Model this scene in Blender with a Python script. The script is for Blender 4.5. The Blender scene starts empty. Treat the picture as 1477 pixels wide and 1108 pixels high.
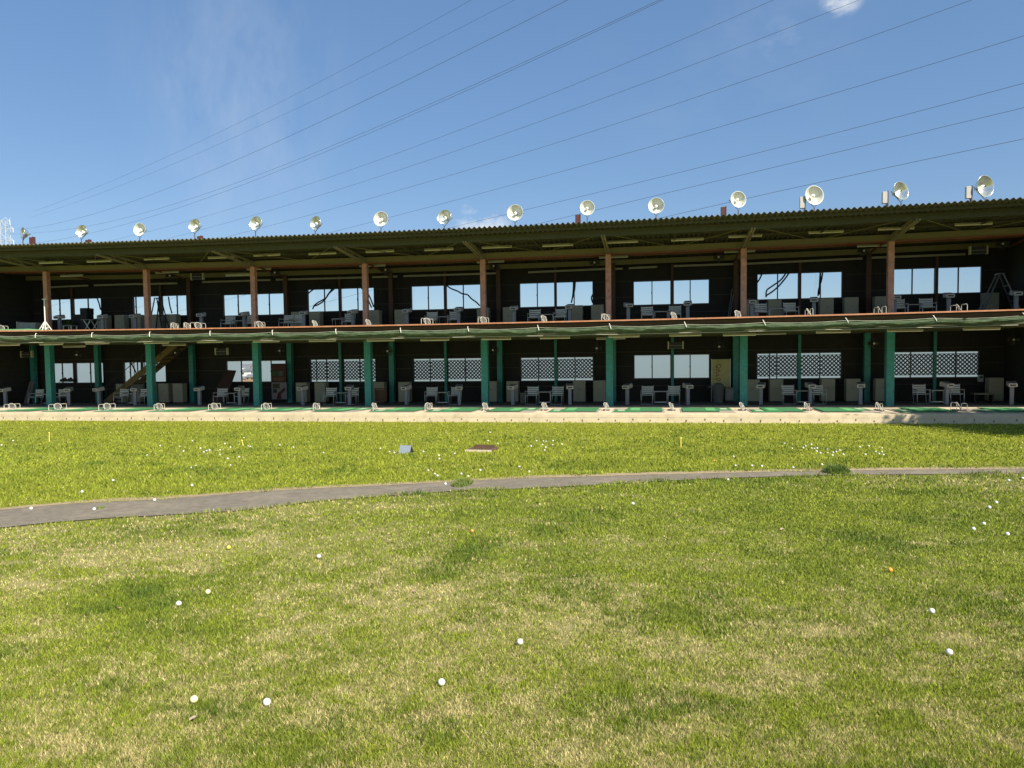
import bpy, math, random
import numpy as np
from mathutils import Vector, Matrix, noise as mnoise
random.seed(7); rng = np.random.default_rng(11)
C = bpy.context.scene.collection
PI = math.pi
# ------------------------------------------------------------------ camera (solved from the photograph)
W, H = 1477.0, 1108.0
F, PITCH, ROLL, YAW, SH = 1087.36, 0.0504, -0.0119, -0.1899, 22.8
SC = 1.08
CAM = Vector((26.7529*SC, -29.4482*SC, 1.7515*SC))
_f = Vector((math.sin(YAW)*math.cos(PITCH), math.cos(YAW)*math.cos(PITCH), -math.sin(PITCH)))
_r0 = Vector((math.cos(YAW), -math.sin(YAW), 0)); _u0 = _r0.cross(_f)
_r = math.cos(ROLL)*_r0 + math.sin(ROLL)*_u0; _u = -math.sin(ROLL)*_r0 + math.cos(ROLL)*_u0
def ray(x, y): return _f + _r*((x-W/2)/F) - _u*((y-H/2-SH)/F)
def atY(x, y, Y):                                   # where the sight line meets a plane parallel to the facade
    d = ray(x, y); t = (Y-CAM.y)/d.y; return CAM + d*t
def atZ(x, y, Z):
    d = ray(x, y); t = (Z-CAM.z)/d.z; return CAM + d*t
def XY(x, Y, y=530): return atY(x, y, Y).x
cam_d = bpy.data.cameras.new('camera'); cam = bpy.data.objects.new('camera', cam_d); C.objects.link(cam)
cam_d.sensor_width = 36; cam_d.lens = 36*F/W; cam_d.shift_y = SH/W; cam_d.clip_start = .1; cam_d.clip_end = 9000
cam.matrix_world = Matrix(((_r.x, _u.x, -_f.x, CAM.x), (_r.y, _u.y, -_f.y, CAM.y), (_r.z, _u.z, -_f.z, CAM.z), (0, 0, 0, 1)))
bpy.context.scene.camera = cam
# ------------------------------------------------------------------ materials
MATS = {}
def mat(name, col, rough=.7, metal=0., var=.18, scale=6., bump=0., bscale=40., spec=.5, stain=None, stain_scale=1.2, stain_amt=.5):
    if name in MATS: return MATS[name]
    m = bpy.data.materials.new(name); m.use_nodes = True; nt = m.node_tree; N = nt.nodes; L = nt.links
    b = N['Principled BSDF']; b.inputs['Roughness'].default_value = rough; b.inputs['Metallic'].default_value = metal
    b.inputs['Specular IOR Level'].default_value = spec
    geo = N.new('ShaderNodeNewGeometry')
    n1 = N.new('ShaderNodeTexNoise'); n1.inputs['Scale'].default_value = scale; n1.inputs['Detail'].default_value = 6; n1.inputs['Roughness'].default_value = .65
    L.new(geo.outputs['Position'], n1.inputs['Vector'])
    mr = N.new('ShaderNodeMapRange'); mr.inputs[1].default_value = .25; mr.inputs[2].default_value = .75
    mr.inputs[3].default_value = 1-var; mr.inputs[4].default_value = 1+var
    L.new(n1.outputs['Fac'], mr.inputs[0])
    mx = N.new('ShaderNodeMix'); mx.data_type = 'RGBA'; mx.blend_type = 'MULTIPLY'; mx.inputs[0].default_value = 1
    mx.inputs[6].default_value = (*col, 1); L.new(mr.outputs[0], mx.inputs[7])
    out = mx.outputs[2]
    if stain:
        n2 = N.new('ShaderNodeTexNoise'); n2.inputs['Scale'].default_value = stain_scale; n2.inputs['Detail'].default_value = 8; n2.inputs['Roughness'].default_value = .7
        L.new(geo.outputs['Position'], n2.inputs['Vector'])
        r2 = N.new('ShaderNodeMapRange'); r2.inputs[1].default_value = .5; r2.inputs[2].default_value = .72; r2.inputs[3].default_value = 0; r2.inputs[4].default_value = stain_amt
        L.new(n2.outputs['Fac'], r2.inputs[0])
        m2 = N.new('ShaderNodeMix'); m2.data_type = 'RGBA'; L.new(r2.outputs[0], m2.inputs[0]); L.new(out, m2.inputs[6]); m2.inputs[7].default_value = (*stain, 1)
        out = m2.outputs[2]
    L.new(out, b.inputs['Base Color'])
    if bump:
        n3 = N.new('ShaderNodeTexNoise'); n3.inputs['Scale'].default_value = bscale; n3.inputs['Detail'].default_value = 4
        L.new(geo.outputs['Position'], n3.inputs['Vector'])
        bp = N.new('ShaderNodeBump'); bp.inputs['Strength'].default_value = bump; bp.inputs['Distance'].default_value = .02
        L.new(n3.outputs['Fac'], bp.inputs['Height']); L.new(bp.outputs[0], b.inputs['Normal'])
    MATS[name] = m; return m
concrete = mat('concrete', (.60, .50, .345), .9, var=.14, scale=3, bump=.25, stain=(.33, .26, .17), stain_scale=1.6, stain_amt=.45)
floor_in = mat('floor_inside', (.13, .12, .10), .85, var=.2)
teal = mat('green_paint', (.038, .27, .225), .5, var=.28, scale=7, stain=(.10, .12, .07), stain_scale=5, stain_amt=.55, bump=.15)
pink = mat('faded_red_paint', (.62, .32, .215), .6, var=.25, scale=6, stain=(.27, .11, .06), stain_scale=4, stain_amt=.7, bump=.15)
brownpost = mat('brown_paint', (.09, .045, .025), .7, var=.2)
rededge = mat('red_edge_paint', (.46, .19, .09), .6, var=.25, scale=5, stain=(.55, .35, .22), stain_scale=3, stain_amt=.6)
deckmat = mat('deck_board', (.16, .13, .09), .8)
deckdark = mat('deck_underside', (.09, .08, .05), .8)
olive = mat('olive_steel', (.22, .205, .09), .6, var=.18, scale=2, stain=(.16, .10, .05), stain_scale=2)
olivedk = mat('dark_olive_steel', (.075, .078, .04), .7, var=.2)
redflange = mat('oxide_red_steel', (.26, .09, .05), .6, var=.25)
slate = mat('corrugated_slate', (.085, .082, .05), .85, var=.3, scale=2.5, stain=(.12, .08, .04), stain_scale=1.4)
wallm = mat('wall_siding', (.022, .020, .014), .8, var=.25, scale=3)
girtm = mat('girt_steel', (.05, .047, .033), .7)
frame_dk = mat('dark_aluminium', (.035, .03, .028), .5)
whitep = mat('white_paint', (.74, .72, .64), .5, var=.1)
chairm = mat('white_chair_slats', (.66, .66, .60), .5, var=.1, stain=(.4, .38, .3), stain_scale=6, stain_amt=.4)
alu = mat('aluminium_tube', (.62, .62, .60), .35, metal=.7, var=.08)
consh = mat('console_head_plastic', (.50, .49, .44), .5, var=.1)
consp = mat('console_post_grey', (.24, .25, .26), .5, var=.1)
cabm = mat('beige_cabinet', (.36, .34, .235), .6, var=.1, stain=(.25, .22, .13), stain_scale=3, stain_amt=.4)
cabd = mat('dark_plinth', (.05, .05, .045), .7)
lampw = mat('lamp_housing', (.70, .68, .52), .5, var=.12)
tubew = mat('lamp_tube_glass', (.82, .80, .70), .3, var=.04)
blackm = mat('black_metal', (.02, .02, .02), .5, var=.1)
greym = mat('grey_plastic', (.22, .215, .20), .6)
redbrown = mat('rusty_ballast_paint', (.085, .028, .022), .7, var=.3)
palebox = mat('pale_ballast_paint', (.50, .47, .42), .5)
netm = mat('green_net', (.055, .085, .038), .9, var=.35, scale=9, bump=.6, bscale=25)
rope = mat('rope', (.42, .43, .32), .8)
matg = mat('green_turf_mat', (.040, .19, .065), .9, var=.25, scale=12, bump=.4, bscale=120)
matg2 = mat('worn_turf_mat', (.11, .36, .13), .9, var=.3, scale=10, bump=.4, bscale=120)
matw = mat('worn_strip', (.34, .48, .30), .9, var=.3, scale=8)
matr = mat('rubber_mat', (.33, .29, .23), .9, var=.2)
asphalt = mat('asphalt', (.215, .185, .140), .95, var=.30, scale=9, bump=.8, bscale=90, spec=.2, stain=(.33, .28, .20), stain_scale=1.3, stain_amt=.8)
drysand = mat('dry_edge', (.34, .26, .145), .95, var=.3, scale=9, bump=.6, bscale=60)
wire = mat('wire', (.05, .05, .06), .5)
steelg = mat('galvanised_steel', (.55, .57, .58), .5, metal=.3)
ladderm = mat('ladder_aluminium', (.17, .165, .155), .5, metal=.2)
cablem = mat('black_cable', (.012, .012, .012), .6)
ballw = mat('ball_white', (.74, .73, .68), .35, var=.06, scale=60)
bally = mat('ball_cream', (.84, .76, .42), .35, var=.06, scale=60)
ballyy = mat('ball_yellow', (.80, .72, .10), .35, var=.06, scale=60)
ballo = mat('ball_orange', (.85, .33, .05), .35, var=.06, scale=60)
bluebox = mat('pale_blue_panel', (.21, .245, .28), .5, var=.1)
rustm = mat('rust', (.12, .07, .04), .9, var=.3)
yellowp = mat('yellow_stake', (.75, .60, .10), .6)
leafm = mat('dry_leaf', (.42, .26, .16), .8, var=.3, scale=40)
barkm = mat('bark', (.13, .09, .06), .9, bump=.6)
foliagem = mat('foliage', (.055, .105, .018), .8, var=.45, scale=3, spec=.15)
stairm = mat('stair_ochre', (.15, .105, .03), .7, var=.2)
bannerm = mat('yellow_banner', (.50, .47, .20), .7, var=.12)
redink = mat('dark_red_ink', (.22, .02, .015), .7)
boardm = mat('board_brown', (.055, .026, .017), .7, var=.3)
posterw = mat('poster_white', (.24, .215, .195), .7)
posterr = mat('poster_red', (.09, .012, .014), .7)
orangeb = mat('orange_brown', (.14, .06, .025), .7, var=.3)
binm = mat('bin_plastic', (.15, .15, .13), .6)
housew = mat('house_white', (.72, .70, .66), .8); houseb = mat('house_brown', (.35, .22, .13), .8); roofg = mat('house_roof', (.16, .16, .18), .7)
farm = mat('far_land', (.13, .16, .10), .95, var=.35, scale=.01)
def special(name):
    m = bpy.data.materials.new(name); m.use_nodes = True; m.node_tree.nodes.clear(); return m, m.node_tree.nodes, m.node_tree.links
# clear pane
clear, N, L = special('clear_glass')
o = N.new('ShaderNodeOutputMaterial'); t = N.new('ShaderNodeBsdfTransparent'); g = N.new('ShaderNodeBsdfGlossy'); mxs = N.new('ShaderNodeMixShader')
t.inputs[0].default_value = (.93, .96, .97, 1); g.inputs['Roughness'].default_value = .03; mxs.inputs[0].default_value = .05
L.new(t.outputs[0], mxs.inputs[1]); L.new(g.outputs[0], mxs.inputs[2]); L.new(mxs.outputs[0], o.inputs[0])
frost, N, L = special('frosted_glass')
o = N.new('ShaderNodeOutputMaterial'); t = N.new('ShaderNodeBsdfTranslucent'); g = N.new('ShaderNodeBsdfRefraction'); mxs = N.new('ShaderNodeMixShader')
t.inputs[0].default_value = (.98, .95, .955, 1); g.inputs[0].default_value = (.97, .94, .94, 1); g.inputs['Roughness'].default_value = .75; g.inputs['IOR'].default_value = 1.25; mxs.inputs[0].default_value = .75
L.new(t.outputs[0], mxs.inputs[1]); L.new(g.outputs[0], mxs.inputs[2]); L.new(mxs.outputs[0], o.inputs[0])
# reflector: polished bowl
refl = mat('polished_reflector', (.74, .77, .70), .24, metal=.85, var=.07, scale=8)
bulbm = mat('bulb_glass', (.92, .92, .88), .12, var=.03)
# lawn colours come with the mesh (kinds of grass by spot, shade between blades)
def lawn_mat(name, trans):
    m, N, L = special(name)
    o = N.new('ShaderNodeOutputMaterial'); a = N.new('ShaderNodeVertexColor'); a.layer_name = 'grass_colour'
    d = N.new('ShaderNodeBsdfPrincipled'); d.inputs['Roughness'].default_value = .75; d.inputs['Specular IOR Level'].default_value = .25
    L.new(a.outputs['Color'], d.inputs['Base Color'])
    if trans:
        t = N.new('ShaderNodeBsdfTranslucent'); L.new(a.outputs['Color'], t.inputs[0]); x = N.new('ShaderNodeMixShader'); x.inputs[0].default_value = .3
        L.new(d.outputs[0], x.inputs[1]); L.new(t.outputs[0], x.inputs[2]); L.new(x.outputs[0], o.inputs[0])
    else: L.new(d.outputs[0], o.inputs[0])
    return m
grassm = lawn_mat('grass_blades', True); soilm = lawn_mat('turf_base', False)
# ------------------------------------------------------------------ mesh helpers
class MB:
    def __init__(s): s.v = []; s.f = []; s.sm = []
    def add(s, vs, fs, smooth=False):
        o = len(s.v); s.v += [tuple(v) for v in vs]; s.f += [tuple(i+o for i in f) for f in fs]; s.sm += [smooth]*len(fs); return s
    def box(s, x0, x1, y0, y1, z0, z1):
        vs = [(x0, y0, z0), (x1, y0, z0), (x1, y1, z0), (x0, y1, z0), (x0, y0, z1), (x1, y0, z1), (x1, y1, z1), (x0, y1, z1)]
        return s.add(vs, [(3, 2, 1, 0), (4, 5, 6, 7), (0, 1, 5, 4), (1, 2, 6, 5), (2, 3, 7, 6), (3, 0, 4, 7)])
    def bar(s, p, q, w, h, up=(0, 0, 1)):                # rectangular bar from p to q
        p = Vector(p); q = Vector(q); d = (q-p).normalized(); a = d.cross(Vector(up))
        if a.length < 1e-4: a = d.cross(Vector((1, 0, 0)))
        a.normalize(); b = a.cross(d); vs = []
        for c in (p, q):
            for i, j in ((-1, -1), (1, -1), (1, 1), (-1, 1)): vs.append(c + a*(i*w/2) + b*(j*h/2))
        return s.add(vs, [(3, 2, 1, 0), (4, 5, 6, 7), (0, 1, 5, 4), (1, 2, 6, 5), (2, 3, 7, 6), (3, 0, 4, 7)])
    def tube(s, pts, r, n=6, closed=False, r2=None):
        pts = [Vector(p) for p in pts]; k = len(pts); vs = []; ref = Vector((0.13, 0.31, .94))
        for i, p in enumerate(pts):
            a = pts[(i-1) % k] if (closed or i > 0) else p; b = pts[(i+1) % k] if (closed or i < k-1) else p
            d = (b-a).normalized(); u = d.cross(ref)
            if u.length < .05: u = d.cross(Vector((1, 0, 0)))
            u.normalize(); w = d.cross(u); rr = r if r2 is None else r+(r2-r)*i/max(1, k-1)
            for j in range(n): t = 2*PI*j/n; vs.append(p + u*(rr*math.cos(t)) + w*(rr*math.sin(t)))
        fs = []
        for i in range(k if closed else k-1):
            for j in range(n): fs.append((i*n+j, i*n+(j+1) % n, ((i+1) % k)*n+(j+1) % n, ((i+1) % k)*n+j))
        s.add(vs, fs, True)
        if not closed: s.add(vs[:n], [tuple(reversed(range(n)))]); s.add(vs[-n:], [tuple(range(n))])
        return s
    def lathe(s, prof, n=20, M=None):                    # profile (r, h) about local Z, optionally transformed
        vs = []
        for r, h in prof:
            for j in range(n):
                t = 2*PI*j/n; p = Vector((r*math.cos(t), r*math.sin(t), h)); vs.append(M @ p if M else p)
        fs = [(i*n+j, i*n+(j+1) % n, (i+1)*n+(j+1) % n, (i+1)*n+j) for i in range(len(prof)-1) for j in range(n)]
        return s.add(vs, fs, True)
    def build(s, name, m, parent=None, loc=None, bevel=0):
        me = bpy.data.meshes.new(name); me.from_pydata(s.v, [], s.f); me.polygons.foreach_set('use_smooth', s.sm); me.materials.append(m); me.update()
        o = bpy.data.objects.new(name, me); C.objects.link(o)
        if loc is not None: o.location = loc
        if parent is not None: o.parent = parent
        if bevel:
            b = o.modifiers.new('bevel', 'BEVEL'); b.width = bevel; b.segments = 2; b.limit_method = 'ANGLE'
        return o
def tag(o, label, cat, group=None):
    o['label'] = label; o['category'] = cat
    if group: o['group'] = group
    return o
def thing(name, label, cat, loc=(0, 0, 0), rz=0, group=None):
    o = bpy.data.objects.new(name, None); C.objects.link(o); o.empty_display_size = .2; o.location = loc; o.rotation_euler.z = rz
    return tag(o, label, cat, group)
def dup(root, loc, rz, label):
    r = root.copy(); C.objects.link(r); r.location = loc; r.rotation_euler.z = rz; r['label'] = label
    for ch in list(root.children):
        c = ch.copy(); C.objects.link(c); c.parent = r
        for g in list(ch.children): d = g.copy(); C.objects.link(d); d.parent = c
    return r
def placer(make):                                        # first call builds the thing, later calls copy it and its parts
    st = {}
    def put(loc, rz, label):
        if 'o' not in st:
            st['o'] = make(label); st['o'].location = loc; st['o'].rotation_euler.z = rz; return st['o']
        return dup(st['o'], loc, rz, label)
    return put
ORD = ['first', 'second', 'third', 'fourth', 'fifth', 'sixth', 'seventh', 'eighth', 'ninth', 'tenth', 'eleventh', 'twelfth', 'thirteenth', 'fourteenth', 'fifteenth', 'sixteenth', 'seventeenth', 'eighteenth', 'nineteenth', 'twentieth']
# ------------------------------------------------------------------ measured lines of the building
EY, RY, KY, BW = -3.3, -4.2, -4.84, 3.3                  # deck edge, roof edge, kerb, back wall
dk = [(2, 480), (200, 476.8), (380, 474), (560, 471.5), (740, 468), (920, 464.2), (1100, 459.5), (1280, 454.9), (1470, 448.9)]
rf = [(2, 353.5), (200, 346), (360, 340), (560, 332.7), (720, 325), (880, 320), (1120, 304.8), (1310, 293.7), (1475, 284)]
_p = [atY(x, y, EY) for x, y in dk]; DKP = np.polyfit([p.x for p in _p], [p.z for p in _p], 2)
_p = [atY(x, y, RY) for x, y in rf]; RFP = np.polyfit([p.x for p in _p], [p.z for p in _p], 2)
def Zd(X): return float(np.polyval(DKP, X)) + .07        # top of the upper deck (it sags a little, like the roof)
RS = .055
def Zr(X, Y): return float(np.polyval(RFP, X)) - .04 - RS*(Y-RY)
X0, X1 = -4.4, 51.0
up = [(66.6, 389.4, 69.7, 468.6), (211.4, 384.7, 213.6, 473.4), (364.8, 379.3, 368.2, 470), (525.9, 374.7, 528.6, 465.4), (696.1, 367.9, 698.2, 466.8), (877.3, 360, 878, 461.5), (1072.6, 352.5, 1072.2, 457.4), (1285.1, 342, 1283.5, 448.3)]
lo = [(71, 500.3, 74.2, 583.6), (217.2, 497.6, 218.6, 583), (370.7, 496.2, 371.6, 585.6), (530.9, 493.5, 532.7, 584.3), (699.1, 491, 700.5, 586.5), (879.1, 489, 879.8, 586.7), (1072, 484.2, 1072.7, 586.5), (1283.1, 480.6, 1282.7, 586.9)]
UX = [(atY(a, b, 0).x+atY(c, d, 0).x)/2 for a, b, c, d in up]; LX = [(atY(a, b, 0).x+atY(c, d, 0).x)/2 for a, b, c, d in lo]
print('post X', [round(x, 2) for x in LX], [round(x, 2) for x in UX]); print('Zd', [round(Zd(x), 2) for x in LX]); print('Zr0', [round(Zr(x, 0), 2) for x in LX], 'edge', [round(Zr(x, RY), 2) for x in LX])
print('beam0 z', [round(atY(642, y, 0).z, 2) for y in (361, 369)], 'beam rear', [round(atY(642, y, 2.9).z, 2) for y in (377, 384)], 'tip beam', [round(atY(642, y, -3.1).z, 2) for y in (338, 347.6)])
XS = [X0 + (X1-X0)*i/24 for i in range(25)]
def run(mb, xs, y0, y1, zb, zt):                         # a long member along the building that follows its sag
    vs = []; fs = []
    for x in xs: vs += [(x, y0, zb(x)), (x, y1, zb(x)), (x, y1, zt(x)), (x, y0, zt(x))]
    for i in range(len(xs)-1):
        a = 4*i
        for j in range(4): fs.append((a+j, a+4+j, a+4+(j+1) % 4, a+(j+1) % 4))
    fs += [(3, 2, 1, 0), tuple(4*(len(xs)-1)+k for k in range(4))]
    return mb.add(vs, fs)
B = thing('driving_range_building', 'long two storey golf driving range with green and pink posts and corrugated roof', 'building')
# floor slab and kerb
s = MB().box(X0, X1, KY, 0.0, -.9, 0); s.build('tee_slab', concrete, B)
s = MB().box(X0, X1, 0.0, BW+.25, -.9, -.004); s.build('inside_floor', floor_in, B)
MB().box(X0, X1, KY-.025, KY-.0, -.6, -.135).build('kerb_face', concrete, B); MB().box(X0, X1, KY-.018, KY-.0, -.128, -.03).build('kerb_face', concrete, B)
kx = [(115/7.385, 908), (262/7.385, 900), (433/7.385, 912), (582/7.385, 895), (757/7.385, 912), (912/7.385, 900), (1100/7.385, 908), (1248/7.385, 902), (1440/7.385, 913)]
stud0 = None
i = 0; x = X0+.3
while x < X1:
    if stud0 is None:
        stud0 = MB().box(-.018, .018, -.014, .0, -.03, .03).build('anchor_bolt', rustm, B)
        o = stud0
    else: o = stud0.copy(); C.objects.link(o)
    o.parent = B; o.location = (x, KY-.025, -.19-.04*(i % 2)); o.scale = (.8, 1, .7+.5*random.random()); i += 1; x += .62+random.uniform(-.05, .05)
# walls with window openings
wins_u = [((71.8, 85.6, 101.6), (106, 126.6, 147), 431.4, 460.5), ((192, 195.5, 229), (234, 255, 270), 427.3, 455.5), ((322, 343, 366), (370, 388, 411), 424.6, 454.4), ((444, 467.6, 488), (492, 515.7, 540), 416.7, 448.5), ((593.5, 617.5, 640), (644, 668, 693.3), 412, 445.8), ((749.8, 774.8, 799.2), (802.9, 828, 855), 407.8, 441.9), ((914, 940.4, 966.8), (972, 995.5, 1022.5), 405.0, 438.6), ((1092.5, 1121.7, 1151), (1155.8, 1183.6, 1214), 394.2, 430.5), ((1287.5, 1316, 1348), (1353, 1382.6, 1414.8), 386.8, 423.3)]
wins_l = [((72, 89.4, 105.3), (110, 130, 150), 524, 552, 'frost'), ((179, 187.5, 203), (206, 221, 240), 522.8, 550.7, 'frost'), ((327, 347.8, 370.5), (374, 390.8, 413), 520.8, 550.4, 'open'), ((448, 470.8, 490.7), (495.8, 518.7, 542), 518.6, 550.4, 'lattice'), ((596.6, 620, 642.6), (646, 671, 694.8), 517.4, 549.9, 'lattice'), ((751.4, 776.2, 800.8), (804.2, 829, 855.4), 515.9, 548.8, 'lattice'), ((914.9, 940.6, 966.8), (972.2, 995.5, 1022.8), 512.2, 545.2, 'frost'), ((1092, 1120.6, 1150), (1155, 1182.5, 1212.7), 509.7, 545.6, 'lattice'), ((1287.6, 1313.6, 1346), (1350, 1379, 1411), 507.7, 544, 'lattice')]
def rects(wins):
    out = []
    for w in wins:
        k = w[2] if False else None
        xm = (w[0][0]+w[1][2])/2; a = atY(w[0][0], w[2], BW); b = atY(w[1][2], w[3], BW)
        out.append((a.x, b.x, atY(xm, w[3], BW).z, atY(xm, w[2], BW).z))
    return out
RU, RL = rects(wins_u), rects(wins_l)
def wall(rs, zb, zt, name):
    mb = MB(); xs = X0
    for (a, b, c, d) in rs:
        mb.box(xs, a, BW, BW+.1, zb, zt); mb.box(a, b, BW, BW+.1, zb, c); mb.box(a, b, BW, BW+.1, d, zt); xs = b
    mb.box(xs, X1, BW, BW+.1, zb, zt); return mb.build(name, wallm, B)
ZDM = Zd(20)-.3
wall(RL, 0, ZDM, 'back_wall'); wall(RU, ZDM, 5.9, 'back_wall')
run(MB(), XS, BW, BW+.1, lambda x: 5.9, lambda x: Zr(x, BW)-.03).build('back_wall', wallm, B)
# narrow vertical ribs of the siding: one ribbed sheet on each storey, between and above the windows
def ribs(rs, zb, zt):
    mb = MB(); x = X0+.1
    while x < X1-.1:
        segs = [(zb, zt)]
        for (a, b, c, d) in rs:
            if a-.07 < x < b+.07: segs = [(zb, c-.07), (d+.07, zt)]
        for u, v in segs: mb.box(x, x+.025, BW-.012, BW-.002, u, v)
        x += .15
    mb.build('siding_rib', wallm, B)
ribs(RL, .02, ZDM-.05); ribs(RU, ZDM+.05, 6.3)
for zz, rs in ((.72, RL), (1.62, RL), (2.28, RL), (4.05, RU), (4.78, RU), (5.5, RU)):
    mb = MB(); xs = X0+.1
    for (a, b, c, d) in rs:
        if c-.06 < zz < d+.06: MB().box(xs, a-.09, BW-.06, BW-.014, zz-.02, zz+.02).build('wall_girt', girtm, B); xs = b+.09
    MB().box(xs, X1-.1, BW-.06, BW-.014, zz-.02, zz+.02).build('wall_girt', girtm, B)
# end walls: the left one has a doorway on the ground floor
mb = MB(); ex = XY(52, BW, 540)
print('left end wall X', ex)
EX = ex-.0
dY = -1.0
def wedge(mb, x0, x1, y0, y1, z0):                      # a wall piece whose top follows the roof slope
    a, b = Zr(x0, y0)-.06, Zr(x0, y1)-.06
    return mb.add([(x0, y0, z0), (x1, y0, z0), (x1, y1, z0), (x0, y1, z0), (x0, y0, a), (x1, y0, a), (x1, y1, b), (x0, y1, b)], [(3, 2, 1, 0), (4, 5, 6, 7), (0, 1, 5, 4), (1, 2, 6, 5), (2, 3, 7, 6), (3, 0, 4, 7)])
wedge(mb, EX-.15, EX, -.05, BW-.002, 0); wedge(mb, EX-.15, EX, -2.6, -2.2, 0); wedge(mb, EX-.15, EX, -2.2, -.05, 2.05)
mb.build('end_wall', mat('end_wall_siding', (.03, .029, .019), .8, var=.25), B)
for k in range(11):
    z = .25+k*.28; MB().box(EX+.001, EX+.02, .02 if z < 2.05 else -2.2, BW-.06, z, z+.03).build('siding_board', wallm, B)
for k in range(9): MB().box(EX+.001, EX+.02, -2.2, BW-.06, 3.65+k*.29, 3.68+k*.29).build('siding_board', wallm, B)
MB().box(EX-.16, EX+.06, -.15, -.03, 0, 2.1).build('door_jamb', mat('jamb_wood', (.16, .15, .10), .8), B)
MB().box(EX-.16, EX+.06, -2.3, -.15, 2.02, 2.12).build('door_lintel', MATS['jamb_wood'], B)
EX2 = XY(1448, BW, 500)
wedge(MB(), EX2, EX2+.15, -.4, BW-.002, 0).build('end_wall', MATS['end_wall_siding'], B)
# windows
wn = 0
def add_window(w, r, kind, lvl):
    global wn
    xm = (w[0][0]+w[1][2])/2; zt, zb = r[3], r[2]; fr = MB(); Y0, Y1 = BW-.03, BW+.07; t = .035
    a, b = r[0], r[1]
    fr.box(a-t, b+t, Y0, Y1, zt, zt+t*1.3); fr.box(a-t, b+t, Y0-.02, Y1, zb-t*1.6, zb)
    fr.box(a-t, a+.01, Y0, Y1, zb, zt); fr.box(b-.01, b+t, Y0, Y1, zb, zt)
    x1 = XY(w[0][2], BW, w[2]); x2 = XY(w[1][0], BW, w[2]); fr.box(x1, x2, Y0, Y1, zb, zt)
    mul = []
    for side in (0, 1):
        xm_ = XY(w[side][1], BW, w[2]); fr.box(xm_-.022, xm_+.022, Y0+.02, Y1-.02, zb, zt); fr.box(xm_-.035, xm_+.01, Y0+.01, Y0+.02, (zb+zt)/2-.04, (zb+zt)/2+.03); mul.append(xm_)
    o = fr.build('window', frame_dk, B)
    spans = [(a+.01, mul[0]-.022), (mul[0]+.022, x1), (x2, mul[1]-.022), (mul[1]+.022, b-.01)]
    for k, (p, q) in enumerate(spans):
        m = clear if (lvl == 'u' or (kind == 'open' and k == 1)) else frost
        yy = BW+.045 if kind == 'lattice' else BW+.02+.012*(k % 2)
        MB().add([(p, yy, zb), (q, yy, zb), (q, yy, zt), (p, yy, zt)], [(0, 1, 2, 3)]).build('pane', m, o)
        if kind == 'lattice':
            mb = MB(); hh = (zt-zb); za, zc = zb+.10, zt-.085; st = .0905; wd = .026
            mb.box(p, q, BW+.0, BW+.02, za-.012, za+.012); mb.box(p, q, BW+.0, BW+.02, zc-.012, zc+.012)
            Ld = zc-za; per = .172
            for sgn in (1, -1):
                n = int((q-p+Ld)/per)+2
                for j in range(-1, n):
                    c = p + j*per - Ld
                    f_ = (lambda z, c=c: c+(z-za)) if sgn > 0 else (lambda z, c=c: c+(zc-z))
                    zs0, zs1 = za, zc
                    if sgn > 0: zs0 = max(za, za+(p-c)); zs1 = min(zc, za+(q-c))
                    else: zs1 = min(zc, zc-(p-c)); zs0 = max(za, zc-(q-c))
                    if zs1-zs0 < .02: continue
                    yv = BW+.004 if sgn > 0 else BW+.012
                    mb.bar((f_(zs0), yv, zs0), (f_(zs1), yv, zs1), wd*2.1, .007, up=(0, 1, 0))
            mb.build('lattice', blackm, o)
    if kind == 'lattice' and lvl == 'l' and (xm < 560 or 1100 < xm < 1200):   # an extra upright in two of the trellis windows
        xp = XY(456.4 if xm < 560 else 1110, BW-.05, 530); MB().box(xp-.025, xp+.025, BW-.058, BW-.032, zb-.02, zt+.02).build('upright_bar', blackm, o)
for w, r in zip(wins_u, RU): add_window(w, r, 'clear', 'u')
for w, r in zip(wins_l, RL): add_window(w, r, w[4], 'l')
# upper deck
run(MB(), XS, EY+.02, BW, lambda x: Zd(x)-.08, lambda x: Zd(x)).build('upper_deck', deckmat, B)
run(MB(), XS, EY-.03, EY+.02, lambda x: Zd(x)-.04, lambda x: Zd(x)+.010).build('deck_edge', rededge, B)
run(MB(), XS, EY+.0, EY+.018, lambda x: Zd(x)-.22, lambda x: Zd(x)-.056).build('deck_fascia', mat('fascia_brown', (.016, .012, .006), .95, spec=.05), B)
run(MB(), XS, EY+.12, EY+.24, lambda x: Zd(x)-.48, lambda x: Zd(x)-.081).build('deck_beam', olivedk, B)
run(MB(), XS, -.12, .12, lambda x: Zd(x)-.5, lambda x: Zd(x)-.081).build('deck_beam', olivedk, B)
run(MB(), XS, 2.6, 2.75, lambda x: Zd(x)-.5, lambda x: Zd(x)-.081).build('deck_beam', olivedk, B)
j0 = None
for k in range(37):
    x = X0+.6+k*1.47
    j = run(MB(), [x-.04, x+.04], EY+.25, -.13, lambda x: Zd(x)-.45, lambda x: Zd(x)-.082).build('deck_joist', deckdark, B)
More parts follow.
